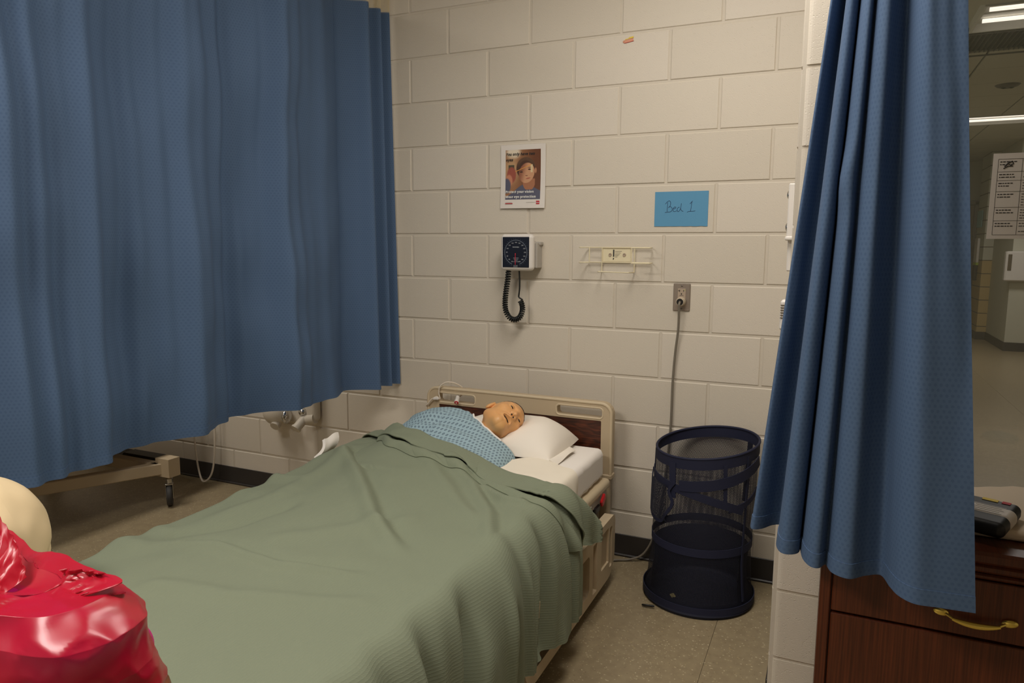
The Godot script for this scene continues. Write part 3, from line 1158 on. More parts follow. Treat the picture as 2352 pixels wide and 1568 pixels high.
func build_bed() -> void:
	var t := thing("hospital_bed", "beige hospital bed frame with wood panelled headboard under the green blanket", "bed")
	var hc := CSGCombiner3D.new()
	hc.name = "headboard"
	t.add_child(hc)
	csg_poly("outline", rrect(-0.045, 0.395, 0.853, 0.716, [0.05, 0.05, 0.012, 0.012]), 0.045, Vector3(0, 0, 0.138), M.bed_beige, hc)
	csg_poly("slot", rrect(0.012, 0.650, 0.205, 0.690, [0.014, 0.014, 0.014, 0.014]), 0.08, Vector3(0, 0, 0.16), M.bed_beige, hc, CSGShape3D.OPERATION_SUBTRACTION)
	csg_poly("slot", rrect(0.605, 0.650, 0.810, 0.690, [0.014, 0.014, 0.014, 0.014]), 0.08, Vector3(0, 0, 0.16), M.bed_beige, hc, CSGShape3D.OPERATION_SUBTRACTION)
	csg_poly("recess", rrect(0.018, 0.30, 0.806, 0.638, [0.004, 0.004, 0.004, 0.004]), 0.012, Vector3(0, 0, 0.145), M.bed_beige, hc, CSGShape3D.OPERATION_SUBTRACTION)
	# raised lip round the headboard
	var lip := Mb.new()
	var lp := []
	for q in rrect(-0.041, 0.40, 0.849, 0.712, [0.046, 0.046, 0.01, 0.01]):
		lp.append(Vector3(q.x, q.y, 0.134))
	lip.tube(lp, 0.0075, 8, true)
	for sl in [[0.012, 0.205], [0.605, 0.810]]:
		var sp := []
		for q in rrect(sl[0] - 0.003, 0.647, sl[1] + 0.003, 0.693, [0.016, 0.016, 0.016, 0.016]):
			sp.append(Vector3(q.x, q.y, 0.1355))
		lip.tube(sp, 0.005, 6, true)
	part("headboard_lip", lip, M.bed_beige_light, t)
	part("wood_panel", bx(Vector3(0.019, 0.37, 0.112), Vector3(0.805, 0.637, 0.1345), 0.001), M.walnut, t, "dark walnut inset panel")
	for px in [0.829, -0.02]:
		var ft := Mb.new()
		ft.box(Vector3(px, 0.398, 0.116), Vector3(0.056, 0.022, 0.054), 0.004)
		ft.box(Vector3(px - 0.007 if px > 0.4 else px + 0.006, 0.29, 0.110), Vector3(0.040, 0.20, 0.036), 0.006)
		part("headboard_post", ft, M.bed_beige, t)
	# deck and base
	var dk := Mb.new()
	rounded_box(dk, Vector3(0.40, 0.385, 1.18), Vector3(0.924, 0.044, 2.03), 0.018, 3, 2)
	part("deck", dk, M.bed_beige_light, t)
	for px in [0.838, -0.038]:
		var sr := Mb.new()
		sr.box(Vector3(px, 0.352, 1.18), Vector3(0.028, 0.045, 1.98), 0.004)
		part("deck_rail", sr, M.gauge_grey, t)
	var bt := Mb.new()
	bt.lathe([Vector2(0, 0.004), Vector2(0.006, 0.003), Vector2(0.008, 0)], 14, Transform3D(Basis(Vector3(0, 0, 1), -PI / 2), Vector3(0.852, 0.352, 0.40)))
	part("bolt", bt, M.chrome, t)
	var lv := Mb.new()
	lv.box(Vector3(0.868, 0.352, 0.292), Vector3(0.012, 0.030, 0.05), 0.004, Basis(Vector3(1, 0, 0), 0.55))
	part("release_lever", lv, M.red_plastic, t, "red release lever")
	var lk := Mb.new()
	lk.box(Vector3(0.845, 0.322, 0.33), Vector3(0.03, 0.03, 0.06), 0.005)
	part("lever_bracket", lk, M.black_plastic, t)
	var under := Mb.new()
	for x in [0.12, 0.68]:
		under.box(Vector3(x, 0.17, 1.15), Vector3(0.05, 0.06, 1.7), 0.004)
	for z in [0.32, 1.98]:
		under.box(Vector3(0.40, 0.17, z), Vector3(0.66, 0.06, 0.05), 0.004)
		for x in [0.2, 0.6]:
			under.box(Vector3(x, 0.28, z + (0.2 if z < 1 else -0.2)), Vector3(0.05, 0.20, 0.05), 0.004)
	part("base_frame", under, M.bed_beige, t)
	for p in [Vector3(0.10, 0, 0.36), Vector3(0.70, 0, 0.36), Vector3(0.10, 0, 1.94), Vector3(0.70, 0, 1.94)]:
		caster(t, p, 0.055)
	part("footboard", bx(Vector3(-0.03, 0.30, 2.205), Vector3(0.83, 0.52, 2.235), 0.01), M.bed_beige, t)
	# lowered side rail
	var rc := CSGCombiner3D.new()
	rc.name = "side_rail"
	t.add_child(rc)
	rc.position = Vector3(0.916, 0, 0)
	rc.rotation.y = PI / 2
	csg_poly("outline", rrect(-1.20, 0.055, -0.272, 0.300, [0.03, 0.03, 0.09, 0.09]), 0.038, Vector3.ZERO, M.bed_beige_light, rc)
	csg_poly("slot", rrect(-0.345, 0.095, -0.313, 0.262, [0.01, 0.01, 0.01, 0.01]), 0.1, Vector3(0, 0, 0.03), M.bed_beige, rc, CSGShape3D.OPERATION_SUBTRACTION)
	csg_poly("recess", rrect(-0.455, 0.125, -0.36, 0.268, [0.004, 0.004, 0.004, 0.004]), 0.012, Vector3(0, 0, 0.004), M.bed_beige, rc, CSGShape3D.OPERATION_SUBTRACTION)
	csg_poly("slot", rrect(-0.56, 0.075, -0.51, 0.268, [0.004, 0.004, 0.004, 0.004]), 0.020, Vector3(0, 0, 0.004), M.bed_beige, rc, CSGShape3D.OPERATION_SUBTRACTION)
	csg_poly("slot", rrect(-1.12, 0.10, -0.60, 0.25, [0.02, 0.02, 0.02, 0.02]), 0.1, Vector3(0, 0, 0.03), M.bed_beige, rc, CSGShape3D.OPERATION_SUBTRACTION)
	for z in [0.50, 1.05]:
		var arm := Mb.new()
		arm.box(Vector3(0.862, 0.25, z), Vector3(0.05, 0.05, 0.04), 0.005)
		arm.box(Vector3(0.848, 0.30, z), Vector3(0.03, 0.13, 0.04), 0.005)
		part("rail_bracket", arm, M.bed_beige, t)
	# mattress in its fitted sheet
	var ma := thing("mattress", "mattress in a white fitted sheet lying on the beige bed frame", "mattress")
	var wn := noise(61, 6.0, FastNoiseLite.TYPE_SIMPLEX_SMOOTH, 2)
	var bend := func(p: Vector3) -> Vector3:
		var q := p
		if p.y < 0.53:
			q.x += 0.006 * wn.get_noise_3d(p.x, p.y * 0.35, p.z * 2.0) * signf(p.x - 0.4)
		return q
	var mb := Mb.new()
	rounded_box(mb, Vector3(0.40, 0.4735, 1.185), Vector3(0.88, 0.131, 2.0), 0.028, 5, 90, bend)
	part("fitted_sheet", mb, M.sheet_white, ma)

func caster(parent: Node, at: Vector3, r: float, yaw := 0.0) -> void:
	var rot := Basis(Vector3.UP, yaw)
	var fk := Mb.new()
	for s in [-1.0, 1.0]:
		fk.box(at + rot * Vector3(s * 0.017, r + 0.022, 0.008), Vector3(0.004, 0.075, 0.030), 0.0015, rot)
	fk.box(at + rot * Vector3(0, r + 0.062, 0.006), Vector3(0.040, 0.010, 0.036), 0.003, rot)
	fk.lathe([Vector2(0.018, r + 0.066), Vector2(0.018, r + 0.09), Vector2(0.012, r + 0.096), Vector2(0.012, r + 0.115)], 16, Transform3D(Basis(), at))
	part("caster_fork", fk, M.chrome, parent)
	var wh := Mb.new()
	var bs := rot * Basis(Vector3(0, 0, 1), PI / 2)
	wh.lathe([Vector2(0.0, -0.011), Vector2(r * 0.55, -0.011), Vector2(r * 0.6, -0.013), Vector2(r * 0.93, -0.013), Vector2(r, -0.006), Vector2(r, 0.006), Vector2(r * 0.93, 0.013), Vector2(r * 0.6, 0.013), Vector2(r * 0.55, 0.011), Vector2(0.0, 0.011)], 24, Transform3D(bs, at + Vector3(0, r, 0)))
	part("caster_wheel", wh, M.rubber, parent)

# ------------------------------------------------------------------ bedding
func gown_h(x: float, z: float) -> float:
	var a := pl([0.36, 0.40, 0.44, 0.50, 0.58, 0.65, 0.72, 0.95], [0.06, 0.135, 0.158, 0.150, 0.118, 0.088, 0.072, 0.045], z)
	var t := (x - 0.255) / (0.325 if x > 0.255 else 0.245)
	return 0.546 + a * pow(maxf(0.0, 1.0 - t * t), 0.62)

func gown_collar(x: float) -> float:
	return pl([-0.07, 0.04, 0.14, 0.24, 0.33, 0.385, 0.45, 0.51, 0.585], [0.50, 0.445, 0.400, 0.388, 0.412, 0.478, 0.515, 0.526, 0.520], x)

func seg_d(p: Vector2, poly: Array) -> Vector2:
	# (signed distance, position along) to a polyline
	var best := 1e9
	var sgn := 1.0
	var along := 0.0
	var acc := 0.0
	for i in poly.size() - 1:
		var a: Vector2 = poly[i]
		var b: Vector2 = poly[i + 1]
		var ab := b - a
		var f := clampf((p - a).dot(ab) / ab.length_squared(), 0.0, 1.0)
		var d := p.distance_to(a + ab * f)
		if d < best:
			best = d
			sgn = signf(ab.cross(p - a))
			along = acc + f * ab.length()
		acc += ab.length()
	return Vector2(best * sgn, along / acc)

const CREASES := [
	[[Vector2(-0.04, 0.80), Vector2(0.10, 0.93), Vector2(0.30, 1.13), Vector2(0.50, 1.34), Vector2(0.72, 1.50)], 0.016, 0.030, 1],
	[[Vector2(0.22, 0.74), Vector2(0.42, 0.88), Vector2(0.60, 1.05), Vector2(0.80, 1.24)], 0.010, 0.030, 0],
	[[Vector2(0.40, 0.76), Vector2(0.60, 0.92), Vector2(0.75, 1.10), Vector2(0.88, 1.36)], 0.012, 0.026, 1],
	[[Vector2(-0.02, 0.72), Vector2(0.06, 1.0), Vector2(0.10, 1.3), Vector2(0.02, 1.62)], 0.010, 0.035, 0],
	[[Vector2(0.0, 1.66), Vector2(0.14, 1.52), Vector2(0.22, 1.30)], -0.012, 0.03, 0],
	[[Vector2(0.02, 1.70), Vector2(0.22, 1.66), Vector2(0.45, 1.68), Vector2(0.70, 1.60)], 0.010, 0.022, 1],
	[[Vector2(0.30, 1.60), Vector2(0.48, 1.42), Vector2(0.62, 1.20)], 0.007, 0.035, 0],
	[[Vector2(0.62, 0.90), Vector2(0.74, 0.98), Vector2(0.86, 1.00)], 0.012, 0.018, 0],
	[[Vector2(0.20, 1.90), Vector2(0.45, 1.85), Vector2(0.80, 1.70)], 0.008, 0.03, 0]]

func blanket_top(x: float, z: float) -> float:
	var left := pl([0.45, 0.55, 0.68, 0.88, 1.02, 1.17, 1.56, 1.80, 2.3], [0.560, 0.575, 0.590, 0.586, 0.570, 0.563, 0.558, 0.555, 0.555], z)
	var mid := pl([0.45, 0.60, 0.72, 0.90, 1.2, 1.6, 2.3], [0.640, 0.630, 0.616, 0.602, 0.590, 0.576, 0.566], z)
	var right := 0.558
	var y: float
	if x < 0.30:
		y = lerpf(left, mid, smoothstep(-0.05, 0.26, x))
	else:
		y = lerpf(mid, right, smoothstep(0.34, 0.72, x))
	var p := Vector2(x, z)
	for cr in CREASES:
		var d := seg_d(p, cr[0])
		var w: float = cr[2]
		var fade := smoothstep(0.0, 0.12, d.y) * (1.0 - smoothstep(0.8, 1.0, d.y))
		var g := exp(-d.x * d.x / (w * w))
		if cr[3] == 1:
			g = g - 0.55 * exp(-pow((d.x + w * 1.2) / w, 2.0))
		y += 1.5 * float(cr[1]) * g * fade
	var rim := 1.0 - smoothstep(0.0, 0.10, x)
	y += rim * (0.020 * exp(-pow((z - 1.14) / 0.028, 2.0)) + 0.012 * exp(-pow((z - 1.30) / 0.05, 2.0)) + 0.022 * exp(-pow((z - 1.735) / 0.045, 2.0)) + 0.010 * exp(-pow((z - 1.62) / 0.03, 2.0)))
	if z < 0.98 and x > -0.06 and x < 0.58:
		y = maxf(y, gown_h(x, z) + 0.012)
	return maxf(y, 0.5475)

const HANG_L := 0.37
const HANG_R := 0.44
const TOP_W := 0.885

func blanket_edge(x: float) -> float:
	return pl([-0.05, 0.06, 0.20, 0.34, 0.50, 0.70, 0.86], [0.515, 0.575, 0.655, 0.700, 0.722, 0.760, 0.80], x)

# blanket surface at arc position s (metres from the left hem) and depth z
func blanket_pos(s: float, z: float, nz: FastNoiseLite) -> Vector3:
	if s < HANG_L:
		var d := HANG_L - s
		var y0 := blanket_top(-0.045, z)
		var fold := (0.018 * sin(z * 19.0 + 0.6) + 0.012 * sin(z * 33.0)) * smoothstep(0.0, 0.3, d)
		return Vector3(-0.045 - 0.055 * (1.0 - exp(-d / 0.05)) + fold, y0 - d + 0.028 * (1.0 - exp(-d / 0.03)), z)
	if s <= HANG_L + TOP_W:
		var x := -0.045 + (s - HANG_L)
		var y := blanket_top(x, z) + 0.004 * nz.get_noise_2d(x * 1.0, z * 1.0)
		return Vector3(x, y, z)
	var d2 := s - HANG_L - TOP_W
	var yt := blanket_top(0.84, z)
	var amp := smoothstep(0.0, 0.24, d2)
	var wz := nz.get_noise_2d(z * 0.9, 7.0)
	var ph := z * 33.0 - d2 * (6.0 + 9.0 * wz) + 1.6 * sin(z * 6.3 + 0.5)
	var fold2 := amp * (1.0 + 0.9 * wz) * (0.019 * sin(ph) + 0.010 * sin(2.0 * ph + 1.2) + 0.014 * sin(ph * 0.43 + 1.3))
	fold2 += 0.007 * sin(ph + 0.5) * smoothstep(-0.08, 0.05, d2) * (1.0 - amp)
	var x2 := 0.84 + 0.112 * (1.0 - exp(-d2 / 0.085)) + fold2
	return Vector3(x2, yt - d2 + 0.034 * (1.0 - exp(-d2 / 0.035)), z - 0.10 * d2 * (1.0 - smoothstep(0.8, 1.6, z)))

func build_bedding() -> void:
	var nz := noise(83, 5.0, FastNoiseLite.TYPE_SIMPLEX_SMOOTH, 2)
	var total := HANG_L + TOP_W + HANG_R
	# flat top sheet folded down under the blanket
	var sh := thing("top_sheet", "cream white top sheet turned down over the mattress edge below the pillow", "sheet")
	var nsh := noise(85, 7.0, FastNoiseLite.TYPE_SIMPLEX_SMOOTH, 2)
	var sf := func(u: float, v: float) -> Vector3:
		var s := lerpf(0.02, 1.16, u)
		var x := -0.03 + s * 0.88
		var ze := pl([0.0, 0.35, 0.52, 0.62, 0.72, 0.80, 0.86], [0.50, 0.60, 0.60, 0.515, 0.50, 0.545, 0.565], x)
		var z := lerpf(ze, 0.98, v)
		var lump := 0.012 * exp(-pow((x - 0.66) / 0.08, 2.0)) * exp(-v * 3.0)
		if x <= 0.83:
			var y := 0.5445 + 0.006 * (0.5 + 0.5 * nsh.get_noise_2d(x, z)) + lump
			if x < 0.60:
				y = maxf(y, minf(gown_h(x, z) - 0.004, 0.60))
			if x < 0.5:
				y = 0.5435
			return Vector3(x, y, z)
		var d := x - 0.83
		var fold := 0.009 * sin(z * 42.0) * smoothstep(0.02, 0.14, d)
		return Vector3(0.83 + 0.030 * (1.0 - exp(-d / 0.03)) + fold, 0.548 - d + 0.024 * (1.0 - exp(-d / 0.03)), z)
	var sb := Mb.new()
	sb.grid(110, 40, sf, null, 0.0016, Vector3.UP)
	part("cloth", sb, M.sheet_cream, sh)
	# corner of the sheet standing out past the blanket on the far side
	var cf := func(u: float, v: float) -> Vector3:
		var x := -0.115 + 0.02 * sin(v * 3.0) + 0.012 * u
		return Vector3(x, 0.56 + 0.062 * v + 0.004 * sin(u * 6.0), 0.745 + 0.10 * u - 0.02 * v + 0.03 * (1.0 - v))
	var cb := Mb.new()
	cb.grid(10, 10, cf, null, 0.012, Vector3(1, 0, 0.5))
	part("loose_corner", cb, M.sheet_white, sh)
	# blanket
	var bl := thing("blanket", "sage green woven blanket spread over the lower bed", "blanket")
	var nu := 210
	var nv := 190
	var bf := func(u: float, v: float) -> Vector3:
		var s := u * total
		var x := clampf(-0.045 + s - HANG_L, -0.05, 0.86)
		var z := lerpf(blanket_edge(x), 2.22, pow(v, 1.12))
		return blanket_pos(s, z, nz)
	var buv := func(u: float, v: float, p: Vector3) -> Vector2:
		return Vector2(u * total, p.z)
	var bb := Mb.new()
	bb.grid(nu, nv, bf, buv, 0.0032, Vector3.UP)
	part("cloth", bb, M.blanket, bl)
	# turned back upper edge, two layers
	var s0 := HANG_L - 0.12
	var s1 := HANG_L + TOP_W + 0.27
	for layer in 2:
		var kf := func(u: float, v: float) -> Vector3:
			var s := lerpf(s0 if layer == 0 else HANG_L + 0.10, s1 - 0.03 * v if layer == 0 else HANG_L + TOP_W + 0.20, u)
			var x := clampf(-0.045 + s - HANG_L, -0.05, 0.86)
			var e := blanket_edge(x)
			var w := pl([0.0, 0.12, 0.5, 0.8, 1.0], [0.07, 0.10, 0.115, 0.15, 0.17], u)
			var z := e - 0.006 + w * v
			var off := 0.0035 + 0.017 * sqrt(clampf(v * 7.0, 0.0, 1.0)) - 0.002 * v
			off += 0.005 * sin(u * 23.0 + v * 2.0) * v
			if layer == 1:
				z = e + w * 0.86 + 0.055 * v + 0.012 * sin(u * 9.0)
				off = 0.003 + 0.012 * sin(PI * clampf(v * 0.9 + 0.1, 0.0, 1.0))
			var hang := maxf(0.0, s - HANG_L - TOP_W + 0.03)
			z -= (0.62 if layer == 0 else 0.35) * hang
			var p := blanket_pos(s, z, nz)
			var p1 := blanket_pos(s + 0.004, z, nz)
			var p2 := blanket_pos(s, z + 0.004, nz)
			var n := (p2 - p).cross(p1 - p).normalized()
			if s > HANG_L + TOP_W - 0.02:
				n = (n + Vector3(1.2, 0.3, 0)).normalized()
			return p + n * off
		var kb := Mb.new()
		var kuv := func(u: float, v: float, p: Vector3) -> Vector2:
			return Vector2(u * 1.2, p.z)
		kb.grid(150, 12, kf, kuv, 0.0036, Vector3.UP)
		part("turned_edge", kb, M.blanket, bl)
	# pillow
	var pw := thing("pillow", "plump white pillow under the manikin's head", "pillow")
	var npw := noise(95, 5.0, FastNoiseLite.TYPE_SIMPLEX_SMOOTH, 2)
	var pf := func(u: float, v: float, top: bool) -> Vector3:
		var a := u * 2.0 - 1.0
		var b := v * 2.0 - 1.0
		var pinch := 1.0 - 0.03 * a * a * b * b
		var x := 0.455 + 0.270 * a * pinch * (1.0 - 0.07 * (1.0 - a * a) * b * b)
		var z := 0.335 + 0.180 * b * pinch * (1.0 - 0.04 * (1.0 - b * b) * a * a)
		var prof := pow(maxf(0.0, 1.0 - pow(absf(a), 2.6)), 0.55) * pow(maxf(0.0, 1.0 - pow(absf(b), 2.4)), 0.6)
		if not top:
			return Vector3(x, 0.556 - 0.010 * prof, z)
		var h := 0.132 * prof
		h -= 0.062 * exp(-pow((x - 0.47) / 0.10, 2.0) - pow((z - 0.37) / 0.13, 2.0)) * prof
		h -= 0.03 * exp(-pow((x - 0.25) / 0.14, 2.0)) * prof
		h += 0.007 * npw.get_noise_2d(x, z) * prof + 0.004 * sin(x * 50.0 + z * 34.0) * prof * smoothstep(0.60, 0.78, x)
		return Vector3(x, 0.556 + h, z)
	var pb := Mb.new()
	pb.grid(72, 48, func(u, v): return pf.call(u, v, true), null, 0.0, Vector3.UP)
	pb.grid(36, 24, func(u, v): return pf.call(u, v, false), null, 0.0, Vector3.DOWN)
	part("pillowcase", pb, M.pillow_white, pw)
	var hm := Mb.new()
	hm.grid(8, 22, func(u, v):
		var q: Vector3 = pf.call(1.0, lerpf(0.42, 1.0, v), true)
		return q + Vector3(0.030 * u, 0.003 + 0.006 * sin(v * 5.0) * u - 0.010 * u * u, 0.010 * u), null, 0.003, Vector3.UP)
	part("case_hem", hm, M.pillow_white, pw)

# ------------------------------------------------------------------ manikin
const HEAD_C := Vector3(0.465, 0.661, 0.399)
const HEAD_S := 0.978
var head_b: Basis
var head_bi: Basis

func smin(a: float, b: float, k: float) -> float:
	var h := clampf(0.5 + 0.5 * (b - a) / k, 0.0, 1.0)
	return lerpf(b, a, h) - k * h * (1.0 - h)

func smax(a: float, b: float, k: float) -> float:
	return -smin(-a, -b, k)

func ell(p: Vector3, c: Vector3, r: Vector3) -> float:
	var q := p - c
	var k0 := (q / r).length()
	var k1 := (q / (r * r)).length()
	return k0 * (k0 - 1.0) / maxf(k1, 1e-6)

func cap(p: Vector3, a: Vector3, b: Vector3, ra: float, rb: float) -> float:
	var ab := b - a
	var f := clampf((p - a).dot(ab) / ab.length_squared(), 0.0, 1.0)
	return p.distance_to(a + ab * f) - lerpf(ra, rb, f)

# head in its own axes: x right, y forward, z up
func head_sdf(q: Vector3) -> float:
	var p := Vector3(absf(q.x), q.y, q.z)
	var d := ell(p, Vector3(0, -0.018, 0.030), Vector3(0.074, 0.096, 0.088))
	d = smin(d, ell(p, Vector3(0, 0.022, -0.028), Vector3(0.061, 0.066, 0.088)), 0.03)
	d = smin(d, cap(p, Vector3(0.052, 0.0, -0.058), Vector3(0.014, 0.064, -0.098), 0.018, 0.018), 0.03)
	d = smin(d, ell(p, Vector3(0, 0.062, -0.101), Vector3(0.020, 0.019, 0.016)), 0.022)
	d = smin(d, ell(p, Vector3(0.042, 0.052, -0.018), Vector3(0.020, 0.020, 0.020)), 0.025)
	# brow
	d = smin(d, cap(p, Vector3(0.0, 0.078, 0.026), Vector3(0.042, 0.064, 0.026), 0.010, 0.008), 0.014)
	# sockets and lids
	d = smax(d, -ell(p, Vector3(0.031, 0.096, 0.006), Vector3(0.019, 0.016, 0.012)), 0.012)
	d = smin(d, ell(p, Vector3(0.031, 0.069, 0.005), Vector3(0.0165, 0.0155, 0.0135)), 0.004)
	d = smax(d, -ell(p, Vector3(0.031, 0.087, 0.0025), Vector3(0.0140, 0.010, 0.0042)), 0.002)
	# nose
	d = smin(d, cap(p, Vector3(0, 0.080, 0.014), Vector3(0, 0.100, -0.026), 0.0075, 0.0105), 0.010)
	d = smin(d, ell(p, Vector3(0.0115, 0.090, -0.031), Vector3(0.0085, 0.010, 0.0075)), 0.006)
	d = smax(d, -ell(p, Vector3(0.0068, 0.100, -0.0385), Vector3(0.0036, 0.0048, 0.0055)), 0.0015)
	# lips and open mouth
	d = smin(d, ell(p, Vector3(0, 0.073, -0.062), Vector3(0.030, 0.020, 0.022)), 0.012)
	d = smin(d, cap(p, Vector3(0, 0.0925, -0.0525), Vector3(0.022, 0.082, -0.0585), 0.0055, 0.003), 0.005)
	d = smin(d, cap(p, Vector3(0, 0.0840, -0.0795), Vector3(0.020, 0.078, -0.0680), 0.0060, 0.003), 0.005)
	d = smax(d, -ell(p, Vector3(0, 0.094, -0.0665), Vector3(0.0270, 0.022, 0.0112)), 0.002)
	# ear
	var e := ell(p, Vector3(0.079, -0.014, -0.004), Vector3(0.0095, 0.019, 0.030))
	e = smax(e, -ell(p, Vector3(0.089, -0.008, -0.002), Vector3(0.008, 0.011, 0.019)), 0.004)
	d = smin(d, e, 0.006)
	return d

func body_sdf(w: Vector3) -> float:
	var q := head_bi * (w - HEAD_C) / HEAD_S
	var d := head_sdf(q) * HEAD_S
	d = smin(d, cap(w, Vector3(0.440, 0.628, 0.440), Vector3(0.402, 0.588, 0.560), 0.050, 0.042), 0.018)
	if w.z > 0.42:
		var t := ell(w, Vector3(0.28, 0.595, 0.62), Vector3(0.165, 0.050, 0.15))
		t = smin(t, cap(w, Vector3(0.11, 0.600, 0.50), Vector3(0.46, 0.585, 0.55), 0.042, 0.038), 0.04)
		t = smin(t, ell(w, Vector3(0.27, 0.572, 0.86), Vector3(0.14, 0.028, 0.20)), 0.05)
		t = smin(t, cap(w, Vector3(0.09, 0.595, 0.52), Vector3(0.05, 0.568, 0.90), 0.034, 0.020), 0.03)
		t = smin(t, cap(w, Vector3(0.475, 0.578, 0.56), Vector3(0.49, 0.566, 0.92), 0.028, 0.018), 0.03)
		var lim := gown_h(w.x, w.z) - 0.014 - 2.0 * maxf(0.0, gown_collar(w.x) + 0.03 - w.z)
		t = maxf(t, (w.y - lim) * 0.45)
		d = smin(d, t, 0.012)
	return d

func nets(mb: Mb, lo: Vector3, hi: Vector3, h: float, f: Callable) -> void:
	var nx := int(ceil((hi.x - lo.x) / h))
	var ny := int(ceil((hi.y - lo.y) / h))
	var nz := int(ceil((hi.z - lo.z) / h))
	var sx := nx + 1
	var sxy := sx * (ny + 1)
	var val := PackedFloat32Array()
	val.resize(sxy * (nz + 1))
	val.fill(1e9)
	var vid := PackedInt32Array()
	vid.resize(sxy * (nz + 1))
	vid.fill(-1)
	var cells := []
	var bsz := 4
	for bz in range(0, nz, bsz):
		for by in range(0, ny, bsz):
			for bxx in range(0, nx, bsz):
				var cc := lo + Vector3(bxx + 2, by + 2, bz + 2) * h
				if absf(f.call(cc)) > h * 6.5:
					continue
				for z in range(bz, mini(bz + bsz, nz)):
					for y in range(by, mini(by + bsz, ny)):
						for x in range(bxx, mini(bxx + bsz, nx)):
							var o := x + y * sx + z * sxy
							var c := PackedFloat32Array()
							c.resize(8)
							var neg := 0
							for k in 8:
								var oo := o + (k & 1) + ((k >> 1) & 1) * sx + ((k >> 2) & 1) * sxy
								var vv := val[oo]
								if vv > 1e8:
									vv = f.call(lo + Vector3(x + (k & 1), y + ((k >> 1) & 1), z + ((k >> 2) & 1)) * h)
									val[oo] = vv
								c[k] = vv
								if vv < 0.0:
									neg += 1
							if neg == 0 or neg == 8:
								continue
							var acc := Vector3.ZERO
							var cnt := 0
							for e in 12:
								var ax := e / 4
								var r := e % 4
								var k0 := 0
								if ax == 0:
									k0 = ((r & 1) << 1) | ((r >> 1) << 2)
								elif ax == 1:
									k0 = (r & 1) | ((r >> 1) << 2)
								else:
									k0 = (r & 1) | ((r >> 1) << 1)
								var k1 := k0 | (1 << ax)
								if (c[k0] < 0.0) != (c[k1] < 0.0):
									var tt := c[k0] / (c[k0] - c[k1])
									var pp := Vector3(k0 & 1, (k0 >> 1) & 1, (k0 >> 2) & 1)
									pp[ax] += tt
									acc += pp
									cnt += 1
							acc /= cnt
							var g := Vector3(c[1] + c[3] + c[5] + c[7] - c[0] - c[2] - c[4] - c[6], c[2] + c[3] + c[6] + c[7] - c[0] - c[1] - c[4] - c[5], c[4] + c[5] + c[6] + c[7] - c[0] - c[1] - c[2] - c[3])
							vid[o] = mb.vert(lo + (Vector3(x, y, z) + acc) * h, g.normalized())
							cells.append(Vector3i(x, y, z))
	for cl in cells:
		var o: int = cl.x + cl.y * sx + cl.z * sxy
		for ax in 3:
			var st: int = [1, sx, sxy][ax]
			var b1 := (ax + 1) % 3
			var b2 := (ax + 2) % 3
			if cl[b1] == 0 or cl[b2] == 0:
				continue
			var s1: int = [1, sx, sxy][b1]
			var s2: int = [1, sx, sxy][b2]
			var va := val[o]
			var vb := val[o + st]
			if va > 1e8 or vb > 1e8 or (va < 0.0) == (vb < 0.0):
				continue
			var q := [vid[o], vid[o - s1], vid[o - s1 - s2], vid[o - s2]]
			if q.min() < 0:
				continue
			mb.tri_i(q[0], q[1], q[2])
			mb.tri_i(q[0], q[2], q[3])

